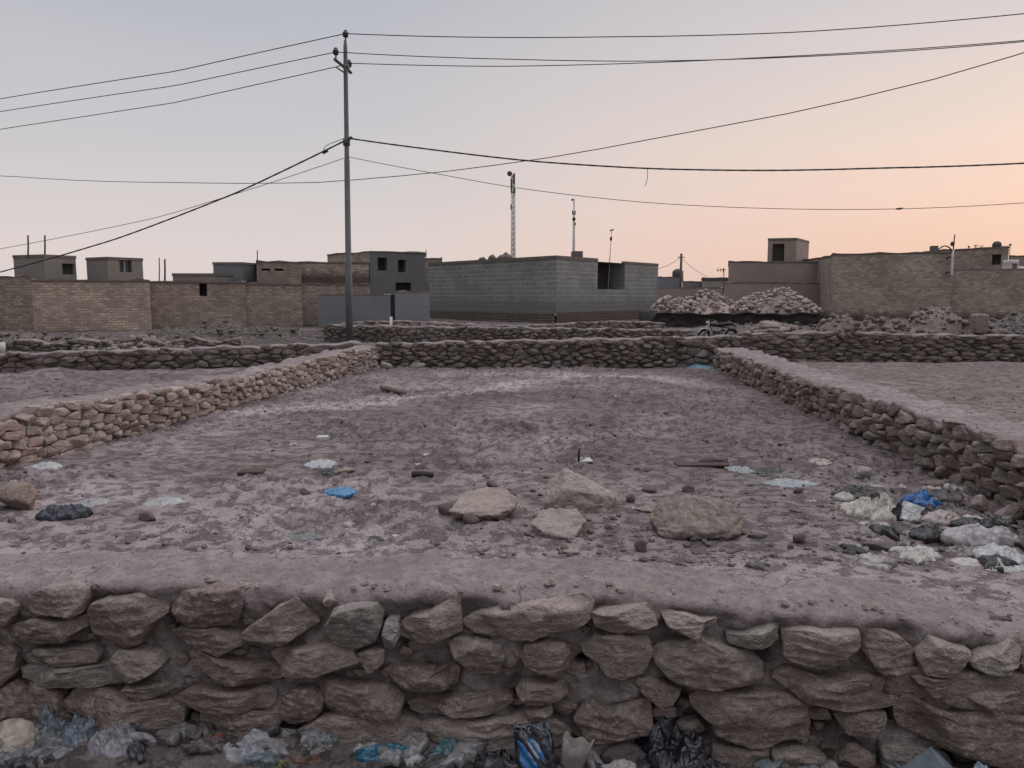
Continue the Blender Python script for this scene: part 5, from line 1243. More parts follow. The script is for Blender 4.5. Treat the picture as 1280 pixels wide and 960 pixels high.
prism(h4, 'front_wall', deep(np.array(P1_)+[.003, -.02], P2_, 3.), zb-1.4, zz(316.3, 39.5)+.03, M_GREYREN, {0: [(u(472.5), v_(338.5)+1.4, u(484), v_(322.5)+1.4), (u(497.5), v_(340)+1.4, u(507), v_(324.5)+1.4), (u(494), v_(367)+1.4, u(514), v_(353)+1.4)]}, rev=.35, bars=True)
prism(h4, 'rear_wing', deep(xy(531, 50.5), xy(553, 51), 3), 1., zz(323.5, 50.5), M_BRICK_U)
# -- grey block fence
A, M1, M2, B = xy(397, 35.0), xy(487.5, 34.8), xy(493.5, 34.8), xy(537, 36.2)
fz = thing('block_fence', 'low grey concrete block fence with one narrow gap, beside the utility pole', 'fence', (A[0], A[1], 0))
prism(fz, 'fence_panel', deep(A, M1, .22), Z0, zz(369.5, 34.8), M_FENCE, roof=False)
prism(fz, 'fence_panel', deep(M2, B, .22), Z0, zz(366.5, 35), M_FENCE, roof=False)
prism(fz, 'gate', deep(np.array(M1)+[.01, .12], np.array(M2)+[-.01, .12], .08), Z0, zz(368.5, 35), M_DARK, roof=False, cope=False)
# -- the grey block building
YC = 39.5
PA, PC, PE = np.array(xy(536.5, 48.0)), np.array(xy(695, YC)), np.array(xy(822, 48.2))
h5 = house('block_building', 'large unfinished grey concrete-block building with a square notch in its right-hand parapet', PC)
zt = zz(323.5, YC); Lr = np.linalg.norm(PE-PC); zf = zz(392, YC)
nE = np.array([PA[0]+PE[0]-PC[0], PA[1]+PE[1]-PC[1]])
def alongE(px):      # distance from the corner along the right face seen at pixel px
    d = ray(px, 350)[:2]; e = (PE-PC)/Lr; A_ = np.array([[d[0], -e[0]], [d[1], -e[1]]]); t = np.linalg.solve(A_, PC); return t[1]
n0, n1 = alongE(747), alongE(781)
nb = 1.50
prism(h5, 'wall', [PA, PC, PE, nE], zf, zt, M_BLOCK, {1: [(n0, zt-zf-nb, n1, zt-zf-.0)]}, rev=1.0, cope=False, roof=False)
P = np.array([PA, PC, PE, nE]); MB().add(local(h5, [(x, y, zt-1.9) for x, y in P]), [(0, 1, 2, 3)]).build('roof', M_ROOF, h5)
def strip(root, name, A, B, z0, z1, d, mat):
    A, B = np.array(A), np.array(B); e = (B-A)/np.linalg.norm(B-A); n = np.array([e[1], -e[0]]); q = [A+n*d, B+n*d, B-n*.24, A-n*.24]
    V = [(x, y, z0) for x, y in q]+[(x, y, z1) for x, y in q]
    return MB().add(local(root, V), [(3,2,1,0), (4,5,6,7), (0,1,5,4), (1,2,6,5), (2,3,7,6), (3,0,4,7)]).build(name, mat, root)
eE = (PE-PC)/Lr
strip(h5, 'coping', PA, PC, zt+.003, zt+.17, .03, M_COPE); strip(h5, 'coping', PC+eE*.05, PC+eE*n0, zt+.003, zt+.17, .03, M_COPE); strip(h5, 'coping', PC+eE*n1, PE, zt+.003, zt+.12, .03, M_COPE)
FA = deep(PA, PC, .4); FE = deep(PC, PE, .4)
def footing(name, A, B, z0, z1, mat, d):
    A, B = np.array(A), np.array(B); e = (B-A)/np.linalg.norm(B-A); n = np.array([e[1], -e[0]])
    F, V, f, uv = quadwall(A+n*d, B+n*d, z0, z1); q = F.w(V)
    t = [(A+n*d), (B+n*d), (B-n*.1), (A-n*.1)]; b = len(q); q = np.concatenate([q, np.array([(x, y, z1) for x, y in t])]); f = list(f)+[(b, b+1, b+2, b+3)]; uv = list(uv)+[(0, 0)]*4
    return mesh_np(name, local(h5, q), f, mat, h5, False, uv=uv)
footing('footing', PA, PC, -.6, zf-.004, M_FOOT, .06); footing('footing', PC, PE, -.6, zf+.05, M_REDFOOT, .05)
# things on and behind its roof
M_PIPE = mat_plain('galvanised_pipe', C(.42, .40, .39), .5, .2, 12, .4, .1)
M_DKMET = mat_plain('dark_metal', C(.06, .055, .055), .6, .2, 12, .4, .1)
M_WPAINT = mat_plain('white_paint', C(.62, .58, .56), .6, .15, 10, .3, .1)
c = at(721, 321, YC+2.2); s = pxs(YC+2)
tag(MB().box(c[0]-6*s, YC+1.8, zt+.172, c[0]+6*s, YC+2.4, zt+.172+7.5*s, .15).build('roof_block', M_COPE, bevel=.02), 'small cement box standing on the parapet of the grey block building', 'box')
for k, (px, w, h, lb) in enumerate(((603, 11, 7, 'dark lumpy sack leftmost on the parapet of the grey block building'), (616, 12, 7.5, 'round dark sack in the middle of the sacks on the grey parapet'), (631, 20, 9, 'pile of pale sacks beside the tall white mast on the grey parapet'))):
    Yk = 48-8.5*(px-536.5)/158.5-.05; c = at(px, 325, Yk+.25); s = pxs(Yk)
    v, f = crumple_v(300+k, w*s, .5, h*s, fold=.5, nr=14, na=40); tag(mesh_np('cement_sack', v, f, film((.07,.062,.06) if k < 2 else (.19,.165,.15), .8, .3), loc=(c[0], Yk+.12, zt+.17)), lb, 'sack')
# thin leaning aerial in the notch
a_ = PC+eE*(n0+(n1-n0)*.60)+np.array([-.3, .5]); zb = zt-1.5
t_ = thing('roof_aerial', 'thin leaning aerial pole rising from the notch of the grey block building', 'aerial', (a_[0], a_[1], zb))
tp = at(764.5, 288, a_[1])-np.array([a_[0], a_[1], zb])
MB().tube([(0, 0, -.3), tp*.5, tp], [.035, .03, .02], 6).build('pole', M_PIPE, t_, True); MB().tube([tp+np.array([-.10, 0, -.02]), tp+np.array([.12, 0, .05])], .04, 6).build('head', M_DKMET, t_, True)
MB().box(tp[0]*.83-.06, -.05, tp[2]*.83, tp[0]*.83+.06, .05, tp[2]*.83+.2).build('bracket', M_DKMET, t_)
# masts
def mast(label, px, py0, py1, Y, wid, dishes, lattice, antennas):
    b = at(px, py1, Y); tp = at(px, py0, Y); hgt = tp[2]; t = thing('telecom_mast', label, 'mast', (b[0], Y, 0)); s = pxs(Y)
    m = MB(); w = wid*s/2
    if lattice:
        leg = [(-w, -w*.6), (w, -w*.6), (0, w)]
        for x, y in leg: MB().tube([(x*1.25, y*1.25, 0), (x, y, hgt*.97)], .085, 6).build('mast_leg', M_WPAINT, t, True)
        n = 26
        for k in range(n):
            z0_, z1_ = hgt*.97*k/n, hgt*.97*(k+1)/n
            for i in range(3):
                p, q = leg[i], leg[(i+1) % 3]; 
                m.tube([(p[0]*(1.25-.25*k/n), p[1]*(1.25-.25*k/n), z0_), (q[0]*(1.25-.25*(k+1)/n), q[1]*(1.25-.25*(k+1)/n), z1_)], .035, 4)
        m.build('bracing', M_WPAINT, t)
    else: m.tube([(0, 0, 0), (0, 0, hgt*.6), (0, 0, hgt)], [.16, .14, .09], 8).build('mast_pole', M_WPAINT, t, True)
    for dx, py, r, front in dishes:
        c_ = at(px, py, Y)-np.array(t.location); c_ = c_+np.array([dx*s, -w-.25, 0]); rr = r*s
        MB().tube([c_+np.array([0, .16, 0]), c_+np.array([0, .0, 0]), c_+np.array([0, -.12, 0])], [rr*.7, rr, rr], 18).build('dish', M_DKMET, t, False)
    for dx, py, hh, ww in antennas:
        c_ = at(px, py, Y)-np.array(t.location)
        MB().box(c_[0]+dx*s-ww*s/2, -w-.22, c_[2]-hh*s/2, c_[0]+dx*s+ww*s/2, -w-.02, c_[2]+hh*s/2).build('antenna_panel', M_DKMET, t, bevel=.02)
    return t
mast('tall white lattice mast with a round dish at its top, behind the grey block building', 641.5, 211, 330, 82, 3.6, [(-4.4, 218, 3.0, 1)], True, [(-2.4, 230, 12, 1.8), (1.0, 224, 12, 2.2), (-2.6, 259, 6, 1.6), (1.4, 239, 6, 2.6), (-2.4, 238, 6, 1.6)])
mast('shorter slim white mast with small antennas, right of the tall lattice mast', 717, 248, 330, 80, 1.6, [(0, 274.5, 2.2, 1)], False, [(-1.4, 266, 5, 1.2), (1.6, 266, 5, 1.2), (-1.6, 250, 2.4, 2.4), (2.0, 280, 3.2, 1.0)])
# -- far houses between
A, B = xy(820, 84), xy(852, 85); h = house('far_house', 'distant grey house low behind the thin far pole', A); prism(h, 'wall', deep(A, B, 8), -.4, zz(346.5, 84), M_BLUEREN)
A, B = xy(852.5, 86), xy(880, 86.5); h = house('far_house', 'lowest pale distant house between the two distant grey houses', A); prism(h, 'wall', deep(A, B, 8), -.4, zz(352, 86), M_CONCB)
A, B = xy(877, 80), xy(912, 80.5); h = house('far_house', 'distant pale house with a darker roof edge beside the brown rendered house', A); prism(h, 'wall', deep(A, B, 8), -.4, zz(347.5, 80), M_CONCB); strip(h, 'roof_band', A, B, zz(351, 80), zz(348, 80), .05, M_DKMET)
A, B = xy(822, 62), xy(905, 61); h = thing('boundary_wall', 'long low brown boundary wall behind the left heaps of stone', 'wall', (A[0], A[1], 0)); prism(h, 'wall_face', deep(A, B, .4), -.4, zz(360.5, 61.5), M_BROWNREN, roof=False)
c = at(861, 352, 82); tag(MB().lathe([(.5, 0), (.62, .05), (.62, 1.1), (.35, 1.35), (.2, 1.4)], n=14).build('roof_tank', M_DKMET, smooth=True, loc=(c[0], 87.5, zz(352, 86)+.05)), 'small dark tank on the lowest distant house', 'tank')
# -- brown rendered house with a stair tower
YB = 45.
A, B = xy(905, YB), xy(1031, 46.0)
h6 = house('rendered_house', 'brown rendered house with a square stair tower on its roof', A)
prism(h6, 'lower_wall', deep(A, B, 1.2), -.35, zz(354.5, YB), M_BROWNREN, roof=True, coping_h=.10)
A2, B2 = xy(909.5, YB+.9), xy(1037, YB+1.6)
prism(h6, 'upper_wall', deep(A2, B2, 8), -.3, zz(328.0, YB+1.2), M_BROWNREN)
Yt = YB+3.2; A3, C3, E3 = np.array(xy(957.5, Yt)), np.array(xy(993, Yt-.4)), np.array(xy(1008.5, Yt+2.4))
r = bpy.data.objects.new('stair_tower', None); col.objects.link(r); r.parent = h6
zb6, zt6 = zz(334, Yt), zz(300.5, Yt); sx = pxs(Yt)
prism2(r, h6, [A3, C3, E3, A3+E3-C3], zb6, zt6, M_BROWNREN, {0: [(5.6*sx, .25, 19.5*sx, zt6-zb6-.22)]}, None, False)
# -- long tan brick house on the right
YR = 42.
A, B = xy(1040.5, YR), xy(1189, YR-1.5); A0 = xy(1034, YR+2.4)
h7 = house('brick_house', 'long tan brick house on the right with soot stains at its base', A)
pts = [np.array(A), np.array(B), np.array(B)+[1.0, 7], np.array(A0)+[.6, 6], np.array(A0)]
zr = zz(318.2, YR)
prism(h7, 'wall', pts, Z0, zr, M_BRICK_T)
A, B = xy(1189.5, YR-1.2), xy(1420, YR-3.5)
h8 = thing('boundary_wall', 'lower brick boundary wall running on to the right edge, under the far room', 'wall', (A[0], A[1], 0)); prism(h8, 'wall_face', deep(A, B, .4), Z0, zz(338, YR-1.5), M_BRICK_T, roof=False)
A, B = xy(1176, YR+6), xy(1257, YR+3.5)
h9 = house('brick_room', 'brick room with one dark doorway, behind the right-hand boundary wall', A)
sx = np.linalg.norm(np.array(B)-np.array(A))/81.
prism(h9, 'wall', [np.array(A), np.array(B), np.array(B)+[.5, 1.2], np.array(B)+[.2, 5], np.array(A)+[.2, 5]], .3, zz(311, YR+4.5), M_BRICK_T, {0: [((1237-1176)*sx, zz(331, YR+4)-.3, (1248.5-1176)*sx, zz(318, YR+4)-.3)]})
A, B = xy(1259, YR+10), xy(1400, YR+9); h10 = house('brick_house', 'plain house whose flat roof shows at the right edge behind the brick room', A); prism(h10, 'wall', deep(A, B, 6), 0, zz(320.5, YR+10), M_BROWNREN)
Yq = YR+5.5; s = pxs(Yq)
def pt(px, py, Y): return at(px, py, Y)
# white tank and low white tank
c = pt(1262.5, 330, YR+1); t = thing('water_tank', 'white rectangular tank on a stand behind the right-hand boundary wall', 'tank', (c[0], YR+1, zz(338, YR+1))); s = pxs(YR+1)
MB().box(-4*s, -.4, 7.5*s, 6.*s, .4, 12.5*s).build('tank_body', M_WPAINT, t, bevel=.06)
for dx in (-3.4, 5.2): MB().box(dx*s-.05, -.35, -1., dx*s+.05, .35, 7.5*s).build('stand_leg', M_WPAINT, t)
c = pt(1274, 334, YR+1); t = thing('water_tank', 'long low white tank lying at the right edge behind the boundary wall', 'tank', (c[0], YR+1, zz(338, YR+1)))
MB().tube([(-5*s, 0, 2.6*s), (-4.5*s, 0, 2.6*s), (10*s, 0, 2.6*s), (10.5*s, 0, 2.6*s)], [.12, 2.2*s, 2.2*s, .12], 14).build('tank_body', M_WPAINT, t, True); MB().box(-4*s, -.2, -1., 9*s, .2, .55*s).build('cradle', M_DKMET, t)
# tanks, dish and aerials on the roofs
c = pt(1168.5, 314, YR-1.0); s = pxs(YR); tag(MB().box(-3.6*s, -.16, 0, 3.6*s, .16, 8.6*s).build('roof_tank', M_COPE, loc=(c[0], YR-.9, zr+.03), bevel=.03), 'square tank on the parapet of the long tan brick house', 'tank')
c = pt(1246, 309, Yq); zr9 = zz(311, YR+4.5)
tag(MB().lathe([(.05, 0), (.22, .04), (.26, .2), (.26, .34), (.17, .48), (.05, .52)], n=16).build('roof_tank', M_DKMET, smooth=True, loc=(c[0], Yq, zr9+.0)), 'round dark tank on the roof of the brick room', 'tank')
def aerial(label, px, Y, z0, pyt, bars, ball=None):
    c_ = at(px, 310, Y); t = thing('roof_aerial', label, 'aerial', (c_[0], Y, z0)); zt_ = at(px, pyt, Y)[2]-z0
    MB().tube([(0, 0, -.05), (0, 0, zt_)], .022, 5).build('pole', M_DKMET, t, True)
    for dz, w in bars: MB().tube([(-w, 0, zt_+dz), (w, 0, zt_+dz)], .018, 5).build('crossbar', M_DKMET, t, True)
    if ball: MB().lathe([(.01, -ball), (ball*.8, -ball*.5), (ball, 0), (ball*.8, ball*.5), (.01, ball)], (0, 0, zt_), 10).build('ball', M_DKMET, t, True)
    return t
aerial('small barred aerial on the roof of the brick room, left of its round tank', 1219.5, Yq, zr9, 306.5, ((0, .13), (-.06, .09)))
aerial('low flat barred aerial just left of the round roof tank', 1226.5, Yq, zr9, 307.5, ((0, .14),))
aerial('tiny knob-topped aerial above the left part of the brick room', 1211, Yq, zr9, 308.5, (), .07)
aerial('thin pole with a round ball on top at the right edge of the roofs', 1262.5, YR+12, zz(320.5, YR+10)-.1, 306, (), .09)
# white pole with dish and curved arm
Yp = YR-1.95; c = at(1189.5, 344, Yp); Z0m = float(c[2]); t = thing('white_mast', 'white pole with round dish and curved side arm on the tan brick house', 'mast', (c[0], Yp, Z0m))
tz = lambda py: at(1189, py, Yp)[2]-Z0m
for z_ in (.12, .9): MB().box(-.04, .0, z_, .04, .75, z_+.06).build('wall_bracket', M_DKMET, t)
s = pxs(Yp)
MB().tube([(.0, 0, 0), (0, 0, tz(343)), (-.01, 0, tz(322)), (.0, 0, tz(312))], [.06, .06, .06, .05], 8).build('pole', M_WPAINT, t, True)
MB().tube([(.0, 0, tz(313)), (.03, 0, tz(293))], .03, 6).build('top_rod', M_DKMET, t, True)
MB().tube([np.array([-2.0*s, .02, tz(305)]), np.array([-2.0*s, -.02, tz(305)]), np.array([-2.0*s, -.05, tz(305)])], [.06, 2.6*s, 2.9*s], 20).build('dish', M_DKMET, t)
arc = [(-1*s, 0, tz(314)), (-4*s, 0, tz(310.5)), (-9*s, 0, tz(307.5)), (-14*s, 0, tz(308.5)), (-19*s, 0, tz(312.5))]
MB().tube(smooth_pts(arc), .035, 6).build('curved_arm', M_DKMET, t, True)
# roof rods on the left
def rod(label, px, py0, py1, Y, r=.035, name='steel_rod'):
    b, tp = at(px, py1, Y), at(px, py0, Y); return tag(MB().tube([b*0, (tp-b)*.5+np.array([.01, 0, 0]), tp-b], r, 6).build(name, M_DKMET, smooth=True, loc=b), label, 'rod')
rod('steel rod rising from the left roof room, left one of the pair', 35, 294, 322, 35.4)
rod('steel rod rising from the left roof room, right one of the pair', 56, 294, 322, 35.2)
rod('dark steel rod on the roof between the two left houses', 206, 324, 353, 37, .04)
rod('pale thin rod left of the dark rod between the two left houses', 199, 322, 353, 37.6, .025)
rod('short rod on the dark concrete upper storey', 321.5, 313, 330, 37.6, .025)
rod('thin rod on the rear wing of the grey-fronted house', 532.5, 312, 326, 50.2, .03)
c = at(200, 349, 37.3); v, f = rock_v(77, (.35, .3, .28), 2, 7, .08); tag(mesh_np('roof_rubble', v, f, M_COPE, loc=(c[0], 37.2, zz(353.5, 33.)-.06)), 'lump of masonry on the parapet beside the two thin rods', 'rubble')
# small white posts in the waste ground
for px, py0, py1, lb in ((487.5, 396, 409, 'short white marker post leaning in front of the gap in the grey fence'), (3, 428, 440, 'short whitish post at the left edge in front of the brick house')):
    Y = 25.5 if px > 100 else 18.0; b = at(px, py1+2, Y); tp = at(px+(1.5 if px > 100 else 0), py0, Y); b[2] = min(b[2], zat(b[0], Y)-.02)
    tag(MB().tube([b*0, (tp-b)*.5, tp-b], [.05, .055, .05] if px > 100 else .06, 6).build('marker_post', M_WPAINT, smooth=True, loc=b), lb, 'post')
# ================================================================== motorbike behind the back wall
Yb = 23.0; k_ = .66; c = at(897, 410, Yb); zg = at(897, 397, Yb)[2]-1.02*k_-.05
mo = thing('motorbike', 'old motorbike with a pale front mudguard parked behind the far wall', 'motorbike', (c[0], Yb, zg), PI+.12)
mo.scale = (k_*1.02,)*3
M_TYRE = mat_plain('tyre_rubber', C(.02, .02, .02), .85, .2, 20); M_BIKE = mat_plain('dark_bike_paint', C(.035, .03, .032), .4, .2, 10, .5, .1); M_FEND = mat_plain('pale_mudguard', C(.42, .40, .39), .45, .15, 10, .4, .1); M_SEAT = mat_plain('worn_seat', C(.028, .025, .026), .6, .2, 10)
def torus(R, r, c, n=28, m=8):
    V, F = [], []
    for i in range(n):
        a = 2*PI*i/n
        for j in range(m):
            b = 2*PI*j/m; V.append((c[0]+(R+r*math.cos(b))*math.cos(a), c[1]+r*math.sin(b), c[2]+(R+r*math.cos(b))*math.sin(a)))
    for i in range(n):
        for j in range(m): F.append((i*m+j, ((i+1) % n)*m+j, ((i+1) % n)*m+(j+1) % m, i*m+(j+1) % m))
    return V, F
for x in (.62, -.62):
    w = bpy.data.objects.new('wheel', None); col.objects.link(w); w.parent = mo; w.location = (x, 0, .29)
    MB().add(*torus(.245, .045, (0, 0, 0))).build('tyre', M_TYRE, w, True)
    m = MB(); m.add(*torus(.20, .010, (0, 0, 0), 28, 6))
    for k in range(10): a = 2*PI*k/10; m.tube([(.03*math.cos(a), 0, .03*math.sin(a)), (.2*math.cos(a), 0, .2*math.sin(a))], .004, 4)
    m.tube([(0, -.06, 0), (0, .06, 0)], .03, 8); m.build('rim', M_DKMET, w)
m = MB(); m.tube([(.40, 0, .78), (-.05, 0, .66), (-.55, 0, .62)], .025, 6); m.tube([(.38, 0, .72), (.12, 0, .30), (-.15, 0, .26), (-.62, 0, .29)], .022, 6); m.tube([(-.2, 0, .28), (-.25, 0, .63)], .02, 6); m.build('frame', M_BIKE, mo, True)
for sgn in (-1, 1): MB().tube([(.62, .07*sgn, .29), (.40, .07*sgn, .86)], .022, 6).build('fork_leg', M_PIPE, mo, True)
m = MB(); m.tube(smooth_pts([(.30, -.34, .96), (.36, -.16, .98), (.40, 0, .90), (.36, .16, .98), (.30, .34, .96)]), .016, 6); m.build('handlebar', M_BIKE, mo, True)
MB().lathe([(.02, 0), (.08, .02), (.09, .10), (.06, .14)], n=14).build('headlamp', M_FEND, mo, True, loc=(.46, 0, .78))
m = MB(); V = []
for i in range(15):
    a = math.radians(20+i*9.5); 
    for j in range(5):
        b = (j-2)/2; R = .315-.02*b*b; V.append((.62+R*math.cos(a), .075*b, .29+R*math.sin(a)))
F = [(i*5+j, (i+1)*5+j, (i+1)*5+j+1, i*5+j+1) for i in range(14) for j in range(4)]
o = m.add(V, F).build('front_mudguard', M_FEND, mo, True); o.modifiers.new('thickness', 'SOLIDIFY').thickness = .012
m = MB(); V = []
for i in range(13):
    a = math.radians(60+i*9); 
    for j in range(5):
        b = (j-2)/2; R = .33-.02*b*b; V.append((-.62+R*math.cos(a), .08*b, .29+R*math.sin(a)))
o = m.add(V, F[:48]).build('rear_mudguard', M_BIKE, mo, True); o.modifiers.new('thickness', 'SOLIDIFY').thickness = .012
MB().tube([(.36, 0, .74), (.26, 0, .78), (.08, 0, .77), (-.04, 0, .72)], [.05, .12, .11, .06], 12).build('fuel_tank', M_BIKE, mo, True)
MB().tube([(-.02, 0, .74), (-.15, 0, .755), (-.45, 0, .79), (-.66, 0, .80), (-.74, 0, .78)], [.06, .10, .10, .09, .04], 10).build('seat', M_SEAT, mo, True)
MB().box(-.12, -.12, .24, .18, .12, .50).build('engine', M_DKMET, mo, bevel=.03)
MB().tube([(.1, -.14, .3), (-.2, -.15, .22), (-.7, -.15, .3)], [.02, .03, .045], 8).build('exhaust', M_PIPE, mo, True)
# ================================================================== utility pole and wires
YPOLE = 21.0
pb = at(437, 432, YPOLE); ptop = at(431.5, 50, YPOLE); zg = zat(pb[0], YPOLE)-.1
M_POLE = mat_plain('weathered_steel_pole', C(.125, .125, .13), .6, .25, 3, .4, .15); M_PORC = mat_plain('brown_porcelain', C(.035, .028, .028), .3, .2, 12, .5, .05)
M_WIRE = mat_plain('wire', C(.035, .033, .034), .6, .1, 12, .3, .0)
po = thing('utility_pole', 'tall grey steel electricity pole with a slanting crossarm and three insulators', 'pole', (pb[0], YPOLE, zg))
hp = ptop[2]-zg; dx = ptop[0]-pb[0]
def pp(px, py, dy=0.): return at(px, py, YPOLE+dy)-np.array([pb[0], YPOLE, zg])
zs = lambda py: at(434, py, YPOLE)[2]-zg
pr = [(0, .098), (zs(330), .092), (zs(329), .080), (zs(200), .072), (zs(199), .063), (zs(85), .056), (zs(58), .050), (hp, .032)]
MB().tube([(dx*z/hp, 0, z) for z, r in pr], [r for z, r in pr], 14).build('pole_shaft', M_POLE, po, True)
a_, b_ = pp(418, 74, -.35), pp(439, 91, .25)
MB().tube([a_, b_], .048, 4).build('crossarm', M_POLE, po)
m = MB(); m.tube([pp(420, 84, -.25), pp(432, 92, 0)], .02, 5); m.tube([(dx*.985-.065, -.0, zs(83)), (dx*.985+.075, 0, zs(83))], .07, 8); m.build('arm_bracket', M_POLE, po)
def insulator(c):
    MB().lathe([(.018, -.16), (.018, .0), (.05, .005), (.075, .03), (.07, .075), (.085, .09), (.07, .13), (.045, .15), (.05, .165), (.03, .19), (.001, .195)], c, 14).build('insulator', M_PORC, po, True)
ins = [(432, 47, 0), (419.8, 69, -.33), (436.3, 84, .2)]
for px, py, dy in ins: insulator(pp(px, py, dy))
MB().lathe([(.07, -.09), (.095, -.08), (.095, .08), (.07, .09)], (dx*.62, 0, zs(178)), 12).build('cable_clamp', M_DKMET, po, True)
MB().tube([(dx*.62, -.05, zs(178)), pp(440, 171, -.05)], .035, 6).build('cable_hook', M_DKMET, po, True)
def wire(label, ctrl, plan, r, seed=0, name='overhead_wire', cable=False):
    """ctrl: list of spans, each a list of (px, py) the wire passes; plan: per span (px, Y) at both ends of its straight plan line"""
    pts = []
    for pix, ((xa, Ya), (xb, Yb_)) in zip(ctrl, plan):
        A, B = at(xa, 200, Ya)[:2], at(xb, 200, Yb_)[:2]; e = B-A
        xs_ = np.array([q[0] for q in pix], float); ys_ = np.array([q[1] for q in pix], float)
        P3 = []
        for x_, y_ in pix:
            d = ray(x_, y_); M_ = np.array([[d[0], -e[0]], [d[1], -e[1]]]); t, u_ = np.linalg.solve(M_, A); P3.append((u_, H+d[2]*t))
        P3 = np.array(P3); deg = min(2, len(P3)-1); co = np.polyfit(P3[:,0], P3[:,1], deg)
        corr = P3[:,1]-np.polyval(co, P3[:,0]); o_ = np.argsort(P3[:,0])
        us_ = np.linspace(P3[:,0].min(), P3[:,0].max(), 34)
        if P3[0, 0] > P3[-1, 0]: us_ = us_[::-1]
        for u_ in us_: pts.append(np.array([*(A+e*u_), np.polyval(co, u_)+np.interp(u_, P3[o_, 0], corr[o_])]))
    q = [pts[0]]
    for p_ in pts[1:]:
        if np.linalg.norm(p_-q[-1]) > .02: q.append(p_)
    if cable:
        q = smooth_pts(q, 6); rr = [r*(1+.10*math.sin(i*1.9)) for i in range(len(q))]
    else: rr = r
    return tag(MB().tube(q, rr, 6).build(name, M_WIRE, smooth=True), label, 'wire')
lf = ((-260, 29.5), (431, YPOLE)); rt_ = ((432, YPOLE), (1500, 18.6))
wire('topmost thin wire running over the very top of the utility pole', [[(-260, 185), (0, 123.5), (220, 89), (432, 42)], [(432, 42), (760, 46), (1000, 40), (1280, 17), (1500, -8)]], [lf, rt_], .012)
wire('second wire from the top, carried by the left end of the crossarm', [[(-260, 195), (0, 139.5), (220, 107), (420, 65)], [(420, 65), (640, 74), (800, 76.5), (950, 73), (1280, 52), (1500, 30)]], [((-260, 29.3), (420, YPOLE-.33)), ((420, YPOLE-.33), (1500, 18.2))], .011)
wire('third wire from the top, carried by the right end of the crossarm', [[(-260, 212), (0, 161.5), (220, 128), (436, 80)], [(436, 79), (620, 83), (780, 79.5), (950, 72), (1280, 50.5), (1500, 29)]], [((-260, 29.8), (436, YPOLE+.2)), ((436, YPOLE+.2), (1500, 18.9))], .011)
wire('thick twisted black cable sagging from the clamp halfway up the pole', [[(-260, 404), (0, 340), (150, 297), (300, 239), (437, 173)], [(437, 173), (540, 187), (660, 201), (808, 210.5), (960, 213), (1100, 210), (1280, 204), (1500, 190)]], [lf, rt_], .021, cable=True, name='twisted_cable')
wire('thin slack cable leaving the pole just below the twisted cable', [[(-260, 362), (0, 311), (200, 271), (340, 228), (435, 196)], [(435, 196), (540, 216), (640, 234), (800, 252.5), (960, 260.5), (1130, 261), (1280, 253.5), (1500, 236)]], [((-260, 29), (435, YPOLE-.06)), ((435, YPOLE-.06), (1500, 19))], .0085)
wire('long rising wire that crosses behind the pole and climbs to the upper right', [[(-260, 211), (0, 219), (220, 228), (400, 228), (560, 214), (700, 195), (850, 167), (1000, 139), (1150, 104), (1280, 66), (1500, -8)]], [((-260, 44), (1500, 19.5))], .0145)
# loose bits on the cables
p = at(809, 211, YPOLE-.9); q = [p, p+np.array([.01, 0, -.12]), p+np.array([.0, 0, -.28]), p+np.array([-.05, 0, -.44])]
tag(MB().tube(smooth_pts(q), .008, 5).build('dangling_wire', M_WIRE, smooth=True), 'short loose wire end dangling from the twisted cable', 'wire')
p = at(1125, 261, 19.7); tag(MB().tube([p+np.array([-.10, 0, 0]), p, p+np.array([.07, 0, .02])], [.02, .03, .015], 6).build('cable_splice', M_WIRE, smooth=True), 'taped splice on the thin slack cable', 'splice')
q = [at(x_, y_, YPOLE+dy) for x_, y_, dy in ((404, 188, .45), (407, 183, .42), (413, 179.5, .3), (420, 177, .2), (430, 173, .05))]
tag(MB().tube(smooth_pts(q), .009, 5).build('jumper_wire', M_WIRE, smooth=True), 'short curved jumper wire clamped beside the twisted cable at the pole', 'wire')
q = at(406.5, 190, YPOLE+.38); tag(MB().tube([q+np.array([-.07, 0, -.03]), q+np.array([.07, 0, .04])], .04, 8).build('cable_connector', M_DKMET, smooth=True), 'small black connector on the twisted cable left of the pole', 'connector')
# far pole with two thin wires
Yf = 66.; b = at(850.5, 366, Yf); fpz = thing('utility_pole', 'thin dark distant pole between the grey block building and the stair tower house', 'pole', (b[0], Yf, -.2))
tz_ = at(850.5, 317, Yf)[2]+.2
MB().tube([(0, 0, 0), (0, 0, tz_)], [.13, .10], 8).build('pole_shaft', M_DKMET, fpz, True); MB().tube([(-.28, 0, tz_-.3), (.28, 0, tz_-.3)], .04, 5).build('crossarm', M_DKMET, fpz)
for k, (px, py, Y, lb) in enumerate(((822, 336, 70, 'thin wire falling left from the distant pole'), (884, 346, 78, 'thin wire falling right from the distant pole to the distant house'))):
    a_ = at(850.5, 322, Yf); e_ = at(px, py, Y); mid = (a_+e_)/2-np.array([0, 0, .15])
    tag(MB().tube(smooth_pts([a_, mid, e_]), .02, 4).build('overhead_wire', M_WIRE, smooth=True), lb, 'wire')
c = at(905, 338, 50); aer = thing('roof_aerial', 'bent television aerial beside the left corner of the brown rendered house', 'aerial', (c[0], 50, 0))
zq = lambda py: at(905, py, 50)[2]
MB().tube([(0, 0, 0), (0, 0, zq(336))], .03, 5).build('pole', M_DKMET, aer, True); MB().tube([(-.45, 0, zq(338)), (.1, 0, zq(336.5))], .025, 5).build('boom', M_DKMET, aer, True)
for x_ in (-.4, -.2, -.05): MB().tube([(x_, 0, zq(340)), (x_, 0, zq(335))], .02, 4).build('element', M_DKMET, aer, True)
